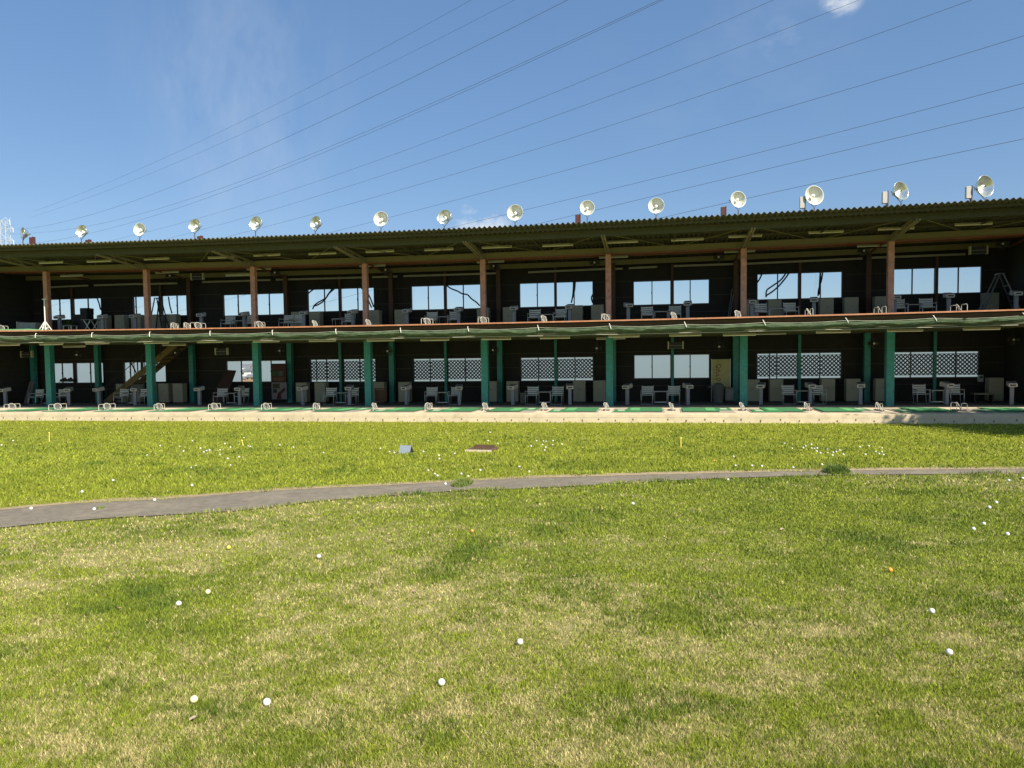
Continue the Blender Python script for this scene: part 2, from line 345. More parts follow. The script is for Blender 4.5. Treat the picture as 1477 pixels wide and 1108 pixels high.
# posts
def post(X, Y, zb, zt, w, d, m, name='post'):
    mb = MB().box(X-w/2, X+w/2, Y-d/2, Y-d/2+.012, zb, zt).box(X-w/2, X+w/2, Y+d/2-.012, Y+d/2, zb, zt).box(X-.006, X+.006, Y-d/2+.012, Y+d/2-.012, zb, zt)
    mb.box(X-w/2+.004, X-w/2+.012, Y-d/2+.012, Y+d/2-.012, zb, zt).box(X+w/2-.012, X+w/2-.004, Y-d/2+.012, Y+d/2-.012, zb, zt)
    mb.box(X-w/2-.03, X+w/2+.03, Y-d/2-.03, Y+d/2+.03, zb, zb+.015)
    return mb.build(name, m, B)
for X in LX+[LX[-1]+5.4, LX[0]-5.4+1.3]:
    if EX < X < X1-.2: post(X, 0, 0, Zd(X)-.5, .29, .29, teal)
RLX = [XY(a, 2.95, 535) for a in (141.5, 277.5, 419, 565.7, 721.4, 884.8, 1061, 1250)]
RLX2 = [XY(a, 2.95, 430) for a in (273.4, 412.8, 564.4, 719.4, 884.5, 1061.1, 1252)]
for X in [EX+.2]+RLX: post(X, 2.95, 0, Zd(X)-.5, .24, .24, teal)
for X in RLX2: post(X, 2.95, Zd(X), 6.3, .2, .2, brownpost)
for X in UX+[UX[-1]+5.4]: post(X, 0, Zd(X), Zr(X, 0)-.38, .22, .22, pink)
for a in (490, 642.2, 801.2, 970, 1153.5, 1349): X = XY(a, 3.1, 520); post(X, 3.16, 0, Zd(X)-.5, .12, .1, teal, 'wall_stud')
for a in (103.5, 231.5, 367, 490, 642.2, 801.2, 969.5, 1153.6, 1350.5): X = XY(a, 3.16, 425); post(X, 3.16, Zd(X), 6.2, .11, .1, brownpost, 'wall_stud')
# roof: corrugated sheet with thickness, purlins, beams, bracket arms
per = .195; xs = []; x = X0-.5
while x < X1+.5: xs.append(x); x += per/8
ys = [RY, -2.2, 0, 2.2, BW+.7]
vs = []; fs = []; nx = len(xs)
for lay in (0, .012):
    for y in ys:
        for x in xs: vs.append((x, y, Zr(x, y)+.036*math.cos(2*PI*x/per)+lay))
ny = len(ys)
for k in range(ny-1):
    for i in range(nx-1):
        a = k*nx+i; fs.append((a, a+1, a+1+nx, a+nx)); b = a+ny*nx; fs.append((b, b+nx, b+nx+1, b+1))
for i in range(nx-1): fs.append((i, i+ny*nx, i+1+ny*nx, i+1))
MB().add(vs, fs, True).build('corrugated_roof', slate, B)
def purlin(Y, h, w, m, drop=.045, name='roof_purlin'): return run(MB(), XS, Y-w/2, Y+w/2, lambda x: Zr(x, Y)-drop-h, lambda x: Zr(x, Y)-drop).build(name, m, B)
purlin(-3.75, .07, .06, olivedk); purlin(-3.1, .24, .08, olivedk, name='eave_beam'); purlin(-2.1, .07, .06, olivedk); purlin(-1.1, .07, .06, olivedk); purlin(1.1, .07, .06, olivedk); purlin(2.0, .07, .06, olivedk)
purlin(0.0, .24, .10, olive, drop=.10, name='roof_beam')
run(MB(), XS, -.09, .12, lambda x: Zr(x, 0)-.385, lambda x: Zr(x, 0)-.345).build('beam_flange', redflange, B)
purlin(2.95, .22, .10, olive, drop=.06, name='roof_beam')
run(MB(), XS, 1.55, 1.62, lambda x: Zr(x, 1.6)-.17, lambda x: Zr(x, 1.6)-.045).build('roof_purlin', redflange, B)
for X in UX+[UX[-1]+5.4]:                                # cantilevered arms from the post heads to the eave beam
    z0 = Zr(X, 0)-.38; z1 = Zr(X, -3.1)-.27
    mb = MB(); mb.bar((X-.05, .0, z0+.02), (X-.05, -3.15, z1), .05, .06); mb.bar((X+.05, .0, z0+.02), (X+.05, -3.15, z1), .05, .06)
    mb.bar((X, -.1, Zr(X, 0)-.15), (X, -3.05, Zr(X, -3)-.1), .06, .08)
    for k in range(4):
        y = -.5-k*.7; mb.bar((X, y, z0+(z1-z0)*(-y/3.1)), (X, y-.35, Zr(X, y)-.12), .03, .03)
    mb.build('bracket_arm', mat('arm_steel', (.30, .27, .17), .6, var=.2), B)
    mb = MB(); mb.bar((X-.06, .1, z0+.1), (X-.06, 2.9, Zr(X, 2.9)-.3), .05, .08); mb.build('roof_rafter', redflange, B)
for k in range(len(UX)):                                 # diagonal rods under the eave
    X = UX[k]; mb = MB(); mb.bar((X+.15, -3.0, Zr(X, -3)-.2), (X+2.5, -.2, Zr(X+2.5, 0)-.16), .025, .025); mb.bar((X+5.2, -3.0, Zr(X+5.2, -3)-.2), (X+2.9, -.2, Zr(X+2.9, 0)-.16), .025, .025)
    mb.build('brace_rod', olive, B)
    mb = MB(); XM = X+2.65; mb.bar((XM, -3.05, Zr(XM, -3)-.28), (XM, .0, Zr(XM, 0)-.09), .05, .05); mb.build('bracket_arm', olivedk, B)
# conduit along the back wall
segs = [((71.8, 414.5), (127, 412)), ((136, 411.7), (200, 409.7)), ((200, 410), (255.8, 408.8)), ((292, 407), (362, 405)), ((369.5, 404.5), (390, 404)), ((398, 403.7), (522.5, 400.4)), ((537, 400), (573, 398.8)), ((582, 398.5), (716, 394.4)), ((762, 393), (874, 388)), ((886, 388), (898, 387.7)), ((906.8, 387), (948, 385)), ((971.8, 384), (1058, 381)), ((1077, 380.6), (1243.8, 373)), ((1256, 372), (1392, 366.8))]
for (a, b), (c, d) in segs: MB().bar(atY(a, b, 3.0), atY(c, d, 3.0), .06, .085).build('conduit_pipe', mat('conduit_grey', (.33, .32, .24), .6), B)
# ------------------------------------------------------------------ safety net under the deck edge and its white arms
nx_ = [-3, 53, 134, 217, 304, 393.6, 485, 578, 675, 775.7, 879, 987, 1100, 1219, 1345, 1474]
NXS = [XY(a, EY, 475) for a in nx_]
arm0 = None
for X in NXS:
    if arm0 is None: arm0 = MB().tube([(0, .1, -.14), (0, -.06, -.13), (.05, -.16, -.26), (.07, -.17, -.33)], .014, 6).build('net_arm', whitep, B); o = arm0
    else: o = arm0.copy(); C.objects.link(o); o.parent = B
    o.location = (X, EY, Zd(X))
vs = []; fs = []; XN = [NXS[0]-1.0+k*.09 for k in range(int((NXS[-1]-NXS[0]+1.2)/.09))]
prof = 14
for x in XN:
    i = max(0, min(len(NXS)-2, int(np.searchsorted(NXS, x))-1)); u = min(1, max(0, (x-NXS[i])/(NXS[i+1]-NXS[i]))); sag = 4*u*(1-u)
    top = Zd(x)-.235-.045*sag+.012*mnoise.noise((x*1.3, 0, 0)); bot = Zd(x)-.46-.04*sag+.03*mnoise.noise((x*.9, 5, 0)); bulge = .07+.07*sag+.09*mnoise.noise((x*1.7, 9, 0)); bot += .07*mnoise.noise((x*1.1, 21, 0)); top += .03*mnoise.noise((x*2.3, 31, 0))
    for k in range(prof):
        t = k/(prof-1); z = top+(bot-top)*t; y = EY-.07-bulge*max(0, math.sin(PI*min(1, t*1.15)))**.8 + .05*mnoise.noise((x*2.2, t*9, 2)) + .12*max(0, t-.8)*5*.4
        vs.append((x, y, z+.03*mnoise.noise((x*2.5, t*5, 7))))
for i in range(len(XN)-1):
    for k in range(prof-1): a = i*prof+k; fs.append((a, a+1, a+1+prof, a+prof))
net = MB().add(vs, fs, True).build('safety_net', netm); sm = net.modifiers.new('thickness', 'SOLIDIFY'); sm.thickness = .012
tag(net, 'dark green safety net gathered in a long roll below the red upper deck edge', 'net')
pts = []
for x in XN[::3]:
    i = max(0, min(len(NXS)-2, int(np.searchsorted(NXS, x))-1)); u = min(1, max(0, (x-NXS[i])/(NXS[i+1]-NXS[i]))); pts.append((x, EY-.10, Zd(x)-.22-.18*u*(1-u)))
MB().tube(pts, .008, 5).build('rope', rope, net)
pts = [(x, EY-.06, Zd(x)-.53-.02*mnoise.noise((x, 3, 3))) for x in XN[::3]]; MB().tube(pts, .012, 5).build('rope', rope, net)
# ------------------------------------------------------------------ helpers for describing places
def bay(X, lst, word):                                   # names the posts a thing stands between
    n = sum(1 for q in lst if q < X)
    if n == 0: return 'left of first %s post' % word
    if n >= len(lst): return 'right of %s %s post' % (ORD[len(lst)-1], word)
    return 'between %s and %s %s posts' % (ORD[n-1], ORD[n], word)
def level(kind): return (LX, 'green', 'ground floor') if kind == 'l' else (UX, 'pink', 'upper deck')
def place_row(put, xs, kind, Y, noun, yref, zoff=0., rzf=lambda i: 0.):
    lst, word, fl = level(kind); P = []
    for x in xs: P.append(XY(x, Y, yref))
    groups = {}
    for i, X in enumerate(P): groups.setdefault(bay(X, lst, word), []).append(i)
    for pl, ids in groups.items():
        for k, i in enumerate(ids):
            if len(ids) == 1: lab = f'{noun} on {fl} {pl}'
            elif len(ids) == 2: lab = f'{("left", "right")[k]} {noun} on {fl} {pl}'
            else: lab = f'{ORD[k]} {noun} from left on {fl} {pl}'
            X = P[i]; z = (0 if kind == 'l' else Zd(X)) + zoff
            put((X, Y, z), rzf(i), lab)
# ------------------------------------------------------------------ chairs
def make_chair(label):
    t = thing('slatted_chair', label, 'chair', group='white slatted chairs behind the tees')
    w = .24
    for sx in (-w, w):
        MB().tube([(sx, .22, .80), (sx, .17, .42), (sx, .05, .02), (sx, -.24, .015), (sx, -.27, .05), (sx*1.04, -.25, .52), (sx*1.04, -.2, .56), (sx*1.04, .17, .57)], .012, 6).build('side_frame', alu, t)
        MB().box(sx*1.04-.025, sx*1.04+.025, -.23, .17, .572, .592).build('armrest', chairm, t)
    MB().tube([(-w, -.24, .015), (w, -.24, .015)], .01, 6).build('stretcher', alu, t)
    mb = MB()
    for k in range(4): y = -.22+k*.105; mb.box(-w, w, y, y+.085, .40-.02*k/3+.0, .418-.02*k/3)
    mb.build('seat', chairm, t)
    mb = MB()
    for k in range(4):
        z = .47+k*.088; y = .16+(z-.42)*.13; mb.bar((-w, y-.015, z), (w, y-.015, z), .012, .066)
    mb.build('backrest', chairm, t); return t
put_chair = placer(make_chair)
jit = lambda a: (lambda i: random.uniform(-a, a))
chl = [52, 86, 175, 206, 318, 349, 476, 508, 622, 656.5, 767.5, 803.5, 933.5, 972, 1137.5, 1180, 1328.5, 1377.5]
place_row(put_chair, chl, 'l', 1.0, 'white slatted chair', 560, 0, jit(.12))
chu = [330, 362, 414, 431, 505, 627, 657, 770.5, 808.5, 933.5, 973.5, 1098.5, 1140.5, 1299, 1337.5]
place_row(put_chair, [329, 361, 413, 430, 503, 622, 655, 770.5, 808, 933.5, 973.5, 1098.5, 1140.5, 1297, 1337.5], 'u', 1.0, 'white slatted chair', 455, 0, jit(.12))
def make_table(label):
    t = thing('side_table', label, 'table', group='small tables between the chairs')
    MB().box(-.28, .28, -.2, .2, .53, .555).build('table_top', chairm, t, bevel=.006)
    for sx in (-.26, .26): MB().tube([(sx, -.17, .53), (sx, -.17, .02), (sx, .17, .02), (sx, .17, .53)], .012, 6).build('leg_frame', alu, t)
    MB().box(-.26, .26, -.015, .015, .07, .10).build('lower_rail', alu, t); return t
put_table = placer(make_table)
place_row(put_table, [69, 190, 333, 491, 639, 785.5, 953, 1159, 1353], 'l', 1.15, 'low white table between chairs', 565, 0, jit(.05))
place_row(put_table, [345, 421, 489, 640, 789.5, 953.5, 1120, 1318], 'u', 1.15, 'low white table between chairs', 455, 0, jit(.05))
# ------------------------------------------------------------------ ball consoles
def make_console(label):
    t = thing('ball_console', label, 'ball console', group='grey ball consoles beside the tees')
    MB().box(-.14, .14, -.14, .14, 0, .02).build('base_plate', blackm, t)
    MB().box(-.07, .07, -.06, .06, .02, .74).build('post', consp, t, bevel=.012)
    pr = [(-.22, .70), (.20, .74), (.22, .80), (.18, .93), (-.24, .84)]
    vs = [(-.15, y, z) for y, z in pr]+[(.15, y, z) for y, z in pr]; n = 5
    MB().add(vs, [tuple(reversed(range(n))), tuple(range(n, 2*n))]+[(i, (i+1) % n, n+(i+1) % n, n+i) for i in range(n)]).build('head', consh, t, bevel=.015)
    MB().add([(-.11, -.195, .858), (.11, -.195, .858), (.11, .12, .922), (-.11, .12, .922)], [(0, 1, 2, 3)]).build('control_panel', greym, t)
    MB().box(-.1, .1, -.235, -.215, .745, .80).build('coin_slot', blackm, t); return t
put_con = placer(make_console)
cons_l = [8, 99.5, 143, 195, 288, 346, 437, 504.5, 586.5, 662.5, 740, 822, 905, 992, 1097.6, 1168.5, 1241, 1365, 1459]
place_row(put_con, cons_l, 'l', .25, 'grey ball console', 575, 0, lambda i: random.uniform(-.25, .25)+.35*(.5 if i % 2 else -.5))
cons_u = [85.5, 147.5, 195, 290, 352, 438, 509, 587, 661.5, 741.5, 822, 906, 992, 1084, 1174, 1290, 1368, 1465]
place_row(put_con, cons_u, 'u', .25, 'grey ball console', 450, 0, lambda i: random.uniform(-.25, .25)+.35*(.5 if i % 2 else -.5))
# ------------------------------------------------------------------ beige cabinets
def make_cab(label):
    t = thing('beige_cabinet', label, 'cabinet', group='beige cabinets along the back wall')
    MB().box(-.28, .28, -.19, .19, .06, 1.0).build('body', cabm, t, bevel=.01)
    MB().box(-.26, .26, -.203, -.193, .10, .62).build('front_panel', cabm, t, bevel=.004)
    MB().box(-.26, .26, -.203, -.193, .64, .97).build('front_panel', cabm, t, bevel=.004)
    MB().box(-.27, .27, -.17, .18, 0, .058).build('plinth', cabd, t)
    MB().box(-.05, .05, -.215, -.204, .60, .63).build('handle', greym, t); return t
put_cab = placer(make_cab)
cab_l = [178, 198.5, 222, 239, 259.5, 437, 464, 548, 584.5, 709, 740, 836, 865, 1085, 1119, 1193, 1229, 1271, 1434]
place_row(put_cab, cab_l, 'l', 2.45, 'beige cabinet', 565)
cab_u = [150, 175.5, 199, 228, 250, 430, 456, 541, 579, 697.5, 735, 832, 862, 1084, 1116.5, 1191, 1226.5, 1270, 1427]
place_row(put_cab, cab_u, 'u', 2.45, 'beige cabinet', 455)
# ------------------------------------------------------------------ tee dividers
def make_div(label):
    t = thing('tee_divider', label, 'tee divider', group='white wire dividers between the tees')
    whited = mat('divider_paint', (.56, .54, .46), .5, var=.15, stain=(.25, .16, .09), stain_scale=9, stain_amt=.6)
    for a, b in ((-.46, -.16), (.10, .42)):
        MB().tube([(0, a, 0), (0, a, .23), (0, a+.03, .26), (0, b-.03, .26), (0, b, .23), (0, b, 0)], .012, 6).build('hoop', whited, t)
    MB().tube([(0, -.5, .02), (0, .46, .02)], .012, 6).build('base_rail', whited, t)
    M_ = Matrix.Translation((0, -.02, .16)) @ Matrix.Rotation(1.0, 4, 'Y') @ Matrix.Rotation(.4, 4, 'X'); n = 20
    mb = MB(); R = .15; mb.tube([M_ @ Vector((R*math.cos(2*PI*k/n), R*math.sin(2*PI*k/n), 0)) for k in range(n)], .011, 5, True); ring = mb.build('ring', whited, t)
    mb = MB()
    for k in range(-2, 3):
        q = k*.055; h = math.sqrt(R*R-q*q); mb.tube([M_ @ Vector((q, -h, 0)), M_ @ Vector((q, h, 0))], .006, 4); mb.tube([M_ @ Vector((-h, q, 0)), M_ @ Vector((h, q, 0))], .006, 4)
    mb.build('wire_mesh', mat('mesh_steel', (.22, .21, .19), .6), ring)
    MB().box(-.12, .12, -.3, .2, 0, .03).build('base_plate', mat('rubber_black', (.05, .045, .04), .8), t); return t
put_div = placer(make_div)
div_l = [5, 72, 144.5, 221, 302, 378, 451, 536, 615, 697.5, 784, 874, 968.5, 1071, 1165, 1269.5, 1385]
DX = [atZ(x, 592.5, 0).x for x in div_l]
def div_lab(i, fl): return f'{ORD[i]} white wire tee divider from the left along the {fl} tees'
for i, x in enumerate(div_l): put_div((DX[i], -2.9, 0), random.uniform(-.28, .28), div_lab(i, 'ground floor'))
div_u = [3, 253, 271, 287, 376, 455, 532, 617, 698, 785, 874, 972, 1064, 1166, 1268, 1381]
for i, x in enumerate(div_u): X = XY(x, -2.45, 465); put_div((X, -2.5, Zd(X)), random.uniform(-.35, .35), div_lab(i, 'upper deck'))
# ------------------------------------------------------------------ hitting mats
def make_mat(label):
    t = thing('hitting_mat', label, 'hitting mat', group='green hitting mats on the ground floor tees')
    MB().box(-.95, .95, -1.15, 1.1, 0, .012).build('rubber_base', matr, t)
    MB().box(-.88, .10, -1.1, .15, .014, .034).build('ball_mat', matg, t)
    MB().box(-.42, .88, -.95, 1.0, .036, .05).build('stance_mat', matg, t)
    MB().box(-.30, .05, -.7, .75, .052, .058).build('worn_strip', matg2, t)
    MB().box(-.75, -.50, -.8, -.1, .036, .042).build('worn_strip', matw, t); return t
put_mat = placer(make_mat)
MX = [(DX[i]+DX[i+1])/2 for i in range(16)]+[DX[16]+1.3]
for i, X in enumerate(MX):
    put_mat((X, -3.1, .004), (PI if i in (4, 5, 6, 9, 12, 14) else 0)+random.uniform(-.02, .02), f'{ORD[i]} green hitting mat from the left on the sunlit ground floor tees')
for i, (x0_, x1_) in enumerate(((-12, 24), (30, 62))):
    a = XY(x0_, -2.4, 476); b = XY(x1_, -2.4, 476); m_ = thing('turf_mat', ['thick green turf mat at the left end of the upper deck', 'green turf mat under the tipped box on the upper deck'][i], 'turf mat', ((a+b)/2, -2.4, Zd(a)))
    MB().box(-(b-a)/2, (b-a)/2, -.8, .7, .0, .07).build('turf', matg2, m_); MB().box(-(b-a)/2-.05, (b-a)/2+.05, -.85, .75, -.0, .03).build('backing', matr, m_)
# ------------------------------------------------------------------ fans
def make_fan(label):
    t = thing('wall_fan', label, 'fan', group='black electric fans hung above the tees')
    R = .23; rx = Matrix.Rotation(PI/2, 4, 'X'); cg = MB()
    for rad, y in ((R, 0), (R*.98, -.05), (R*.7, -.075), (R*.4, -.085), (R*.98, .06), (R*.6, .085)):
        cg.tube([(rad*math.cos(2*PI*k/24), y, rad*math.sin(2*PI*k/24)) for k in range(24)], .005, 4, True)
    for k in range(18):
        a = 2*PI*k/18; cg.tube([(.05*math.cos(a), -.09, .05*math.sin(a)), (R*.7*math.cos(a), -.075, R*.7*math.sin(a)), (R*math.cos(a), 0, R*math.sin(a)), (R*.6*math.cos(a), .085, R*.6*math.sin(a))], .0035, 3)
    cg.build('cage', blackm, t)
    bl = MB()
    for k in range(4):
        a = PI/2*k; c, s_ = math.cos(a), math.sin(a); P = lambda r, q, y: (r*c-q*s_, y, r*s_+q*c)
        bl.add([P(.04, -.03, .02), P(.19, -.08, .035), P(.2, .06, -.02), P(.04, .03, -.01)], [(0, 1, 2, 3)])
    bl.build('blades', mat('blade_dark', (.05, .045, .04), .6), t)
    MB().lathe([(0, -.105), (.035, -.10), (.045, -.085), (.045, -.06)], 14, Matrix.Rotation(-PI/2, 4, 'X') @ Matrix.Scale(-1, 4, (0, 0, 1)) if False else Matrix(((1, 0, 0, 0), (0, 0, 1, 0), (0, 1, 0, 0), (0, 0, 0, 1)))).build('hub', whitep, t)
    MB().lathe([(0, .2), (.06, .2), (.07, .06), (.03, .03)], 12, Matrix(((1, 0, 0, 0), (0, 0, 1, 0), (0, 1, 0, 0), (0, 0, 0, 1)))).build('motor', blackm, t)
    MB().tube([(0, .15, .02), (0, .18, .2), (0, .12, .42)], .018, 6).build('bracket', blackm, t); return t
put_fan = placer(make_fan)
for kind, lst in (('l', [(3, 510), (111.7, 512), (254.5, 509), (404, 506), (559.6, 506.5), (712, 505), (861, 502.5), (1037, 500), (1260, 495.5), (1462, 490)]), ('u', [(245.7, 398), (397, 393.6), (556, 389.6), (713, 384), (858, 379), (1037, 371), (1245, 362), (1446, 352)])):
    for i, (x, y) in enumerate(lst):
        p = atY(x, y, 1.7); fl = 'ground floor' if kind == 'l' else 'upper deck'
        put_fan((p.x, p.y, p.z), random.uniform(-.3, .3), f'{ORD[i]} black caged fan with white hub from the left, over the {fl}')
# ------------------------------------------------------------------ fluorescent lights
def make_tubelight(label):
    t = thing('fluorescent_light', label, 'ceiling light', group='fluorescent lights under the roof and deck')
    vs = [(-.62, -.03, .06), (-.62, .03, .06), (-.62, .075, .0), (-.62, -.075, 0)]; vs += [(-x, y, z) for x, y, z in vs]
    MB().add(vs, [(0, 1, 2, 3), (7, 6, 5, 4), (0, 4, 5, 1), (1, 5, 6, 2), (2, 6, 7, 3), (3, 7, 4, 0)]).build('housing', lampw, t)
    MB().tube([(-.58, 0, -.025), (.58, 0, -.025)], .016, 8).build('tube', tubew, t)
    for sx in (-1, 1): MB().box(sx*.6-.015, sx*.6+.015, -.02, .02, -.045, 0).build('lamp_holder', whitep, t)
    for sx in (-1, 1): MB().bar((sx*.4, 0, .06), (sx*.4, 0, .22), .012, .012).build('hanger', greym, t)
    return t
put_tl = placer(make_tubelight)
def tl_row(lst, Y, desc):
    for i, (x0_, x1_, y) in enumerate(lst):
        a = atY(x0_, y, Y); b = atY(x1_, y, Y); put_tl(((a.x+b.x)/2, Y, (a.z+b.z)/2), 0, f'{ORD[i]} fluorescent light from the left {desc}')
tl_row([(-6, 30, 497.5), (55, 93, 496.5), (121, 160, 495.3), (205, 246, 494.5), (282, 324, 493.3), (363, 405, 492.5), (443, 487, 491.6), (528, 570, 491), (606, 648, 490.4), (694, 738, 489), (778, 823, 487.4), (878, 922, 485.3), (964, 1013, 483.6), (1045, 1088, 483), (1174, 1230, 479), (1279, 1332, 477), (1387, 1445, 474.6)], -1.2, 'in the front row under the upper deck')
tl_row([(88, 126, 500), (234, 268, 497.6), (862, 900, 488.4), (1093, 1129, 481.3)], .9, 'in the rear row under the upper deck')
tl_row([(54, 93, 379), (126, 160, 377), (206, 246, 373.5), (300, 338, 371.5), (364, 406, 368), (444, 486, 366), (528, 568, 362.8), (612, 654, 360), (695, 738, 356.7), (782, 827, 354), (875, 920, 349.3), (967, 1016, 345.8), (1050, 1100, 340.8), (1166, 1217, 335), (1268, 1317, 330), (1376, 1433, 323.5)], -1.4, 'in the front row under the roof')
tl_row([(87, 120, 398), (224, 258, 393), (326, 360, 397), (355, 392, 388.2), (525, 549, 383.5), (688, 727, 377.8), (867, 903, 371), (1046, 1088, 363), (1240, 1280, 354.5)], 1.2, 'in the rear row under the roof')
# ------------------------------------------------------------------ hung heaters with pale end caps
def make_heater(label):
    t = thing('hung_unit', label, 'hung unit', group='dark boxes with pale ends hung above the tees')
    MB().box(-.28, .28, -.06, .06, -.13, .13).build('body', blackm, t)
    for sx in (-1, 1): MB().box(sx*.31-.03, sx*.31+.03, -.08, .07, -.17, .17).build('end_cap', mat('cap_cream', (.5, .48, .3), .6), t, bevel=.01)
    MB().box(-.26, .26, -.075, -.062, -.02, .0).build('bar', greym, t); MB().box(-.28, .28, -.075, -.055, -.16, -.135).build('lower_lip', mat('lip_green', (.07, .12, .08), .6), t)
    for sx in (-.2, .2): MB().bar((sx, .02, .13), (sx, .02, .45), .015, .015).build('hanger', blackm, t)
    return t
put_h = placer(make_heater)
for kind, Y, x, y, lab in (('u', 1.6, 285, 399, 'dark hung box with pale ends above the ladder end of the upper deck'), ('u', 1.6, 1411, 361, 'dark hung box with one yellowish end near the right end of the upper deck'), ('l', 1.6, 320, 507, 'dark hung box with pale ends above the leaning board on the ground floor'), ('l', 1.6, 39, 511, 'dark hung box with pale ends at the far left of the ground floor'), ('l', 1.6, 974.5, 498, 'dark hung box with pale ends above the plain white window')):
    p = atY(x, y, Y); put_h((p.x, p.y, p.z), 0, lab)
# ------------------------------------------------------------------ floodlights on the roof edge
fl = [(32.5, 336.6, 10, -.55, .1, 'r'), (117, 333.5, 10.6, -.1, .35, 'r'), (201, 331, 10.2, .05, .15, ''), (280.3, 325.2, 10.6, -.12, .35, 'r'), (368.2, 321.7, 10.6, -.1, .35, ''), (454.3, 321.7, 10.8, -.35, .35, ''), (549.3, 315.8, 11.2, .05, .2, ''), (640.6, 313, 11, -.15, .4, ''), (742.8, 306.8, 11.6, .02, .15, ''), (847, 299.8, 10.5, .2, .1, 'l'), (946.4, 296.7, 11, .02, .15, ''), (1065, 287.7, 11.2, .35, .15, 'l'), (1174.7, 281.7, 13, .3, .2, 'p'), (1300, 275.2, 12.5, .55, .3, 'p'), (1421.6, 268.6, 14, .5, .1, 'p')]
fdesc = ['clear floodlight turned left', 'bright silver floodlight', 'greenish round floodlight', 'bright silver floodlight', 'bright silver floodlight', 'grey silver floodlight turned left', 'frosted white floodlight', 'dark silver floodlight', 'frosted cream floodlight', 'frosted white floodlight', 'pale green floodlight', 'frosted white floodlight', 'large frosted white floodlight', 'silver floodlight turned right', 'largest silver floodlight']
FY = RY+.75
for i, (x, y, r, rz, tilt, bx) in enumerate(fl):
    p = atY(x, y, FY); R = r*(FY-CAM.y)/F*1.02; zb = Zr(p.x, FY)+.03; hgt = p.z-zb
    fr = i in (6, 8, 9, 10, 11, 12, 2)
    lab = f'{fdesc[i]} on the roof edge, {ORD[i]} of fifteen from the left'
    if bx in ('r', 'l'): lab = f'{fdesc[i]} with a rusty red box, {ORD[i]} of fifteen from the left'
    if bx == 'p': lab = f'{fdesc[i]} with a pale box, {ORD[i]} of fifteen from the left'
    t = thing('floodlight', lab, 'floodlight', (p.x, FY, zb), 0, 'floodlights along the roof edge')
    M_ = Matrix.Translation((0, 0, hgt)) @ Matrix.Rotation(rz, 4, 'Z') @ Matrix.Rotation(-tilt*.6, 4, 'X') @ Matrix(((1, 0, 0, 0), (0, 0, -1, 0), (0, 1, 0, 0), (0, 0, 0, 1)))
    pr = [(R*.14, -.8*R), (R*.4, -.68*R), (R*.62, -.48*R), (R*.82, -.22*R), (R*.96, 0), (R*1.0, .02*R), (R*.985, -.03*R), (R*.84, -.26*R), (R*.64, -.53*R), (R*.42, -.74*R), (R*.17, -.86*R), (R*.12, -1.1*R), (0, -1.12*R)]
    bowl = MB().lathe(pr, 28, M_).build('reflector', mat('frosted_reflector', (.60, .61, .53), .35, var=.06) if fr else refl, t)
    MB().lathe([(0, -.06*R), (R*.12, -.1*R), (R*.2, -.28*R), (R*.18, -.5*R), (R*.1, -.8*R)], 14, M_).build('bulb', bulbm, t)
    if not fr: MB().lathe([(0, .04*R), (R*.07, .03*R), (R*.07, -.06*R)], 10, M_).build('lamp_socket', blackm, t)
    # yoke and foot
    a = [M_ @ Vector((sx*R*1.03, 0, -.35*R)) for sx in (-1, 1)]; c = Vector((0, 0, .05))
    low = Vector((0, 0, max(.04, hgt-R*1.25)))
    MB().tube([a[0], a[0]*.75+low*.25, low, a[1]*.75+low*.25, a[1]], .012, 6).build('yoke', mat('yoke_steel', (.10, .09, .10), .6), t)
    MB().tube([(0, 0, -.02), low], .022, 6).build('pole', MATS['yoke_steel'], t); MB().box(-.13, .13, -.06, .06, -.03, .02).build('foot', MATS['yoke_steel'], t)
    if bx:
        sx = {'r': 1, 'l': -1, 'p': -1}[bx]; px_ = {0: .44, 1: .30, 3: .22, 9: -.36, 11: -.52, 12: -.40, 13: -.52, 14: -.52}[i]; zb0 = .24 if bx == 'p' else .06; hh = .40 if bx == 'p' else .38
        if i in (1, 3): hh = .2
        w_ = .085
        mb = MB().box(px_-w_, px_+w_, -.05, .09, zb0, zb0+hh); mb.build('ballast_box', redbrown if bx != 'p' else palebox, t, bevel=.008)
        MB().box(px_+w_*.9, px_+w_*.9+.03, -.06, .10, zb0-(.16 if bx == 'p' else 0), zb0+hh+.02).build('box_bracket', MATS['yoke_steel'] if bx == 'p' else redbrown, t)
        MB().tube([(px_, 0, zb0+.03), (px_*.8, -.05, .0+.04), (px_*.4, -.02, .06), (0, .02, .12)], .008, 5).build('cable', cablem, t)
# ------------------------------------------------------------------ odds and ends on the two floors
def stepladder(label, X, Y, Z, hgt, w, m, rz, rake=.5):
    t = thing('step_ladder', label, 'ladder', (X, Y, Z), rz)
    for sy, nm in ((-1, 'front_frame'), (1, 'rear_frame')):
        mb = MB()
        for sx in (-1, 1): mb.bar((sx*w, sy*rake, 0), (sx*w*.55, sy*.06, hgt), .035, .05)
        mb.build(nm, m, t)
    n = int(hgt/.3)
    for k in range(1, n):
        u = k*.3/hgt; ww = w*(1-.45*u); y = -rake*(1-u)-.06*u; MB().box(-ww, ww, y-.04, y+.04, k*.3-.012, k*.3+.012).build('step', m, t)
    MB().box(-w*.6, w*.6, -.11, .11, hgt, hgt+.03).build('top_cap', m, t); return t
p = atY(229, 466, 1.9); stepladder('dark stepladder standing before the second upper window', p.x, 1.9, Zd(p.x), atY(219, 431, 1.9).z-Zd(p.x), .3, blackm, PI/2, .42)
p = atY(1441, 440, 1.7); stepladder('tall aluminium stepladder at the right end of the upper deck', p.x, 1.7, Zd(p.x), atY(1437, 396, 1.7).z-Zd(p.x), .42, ladderm, PI/2-.1, .72)
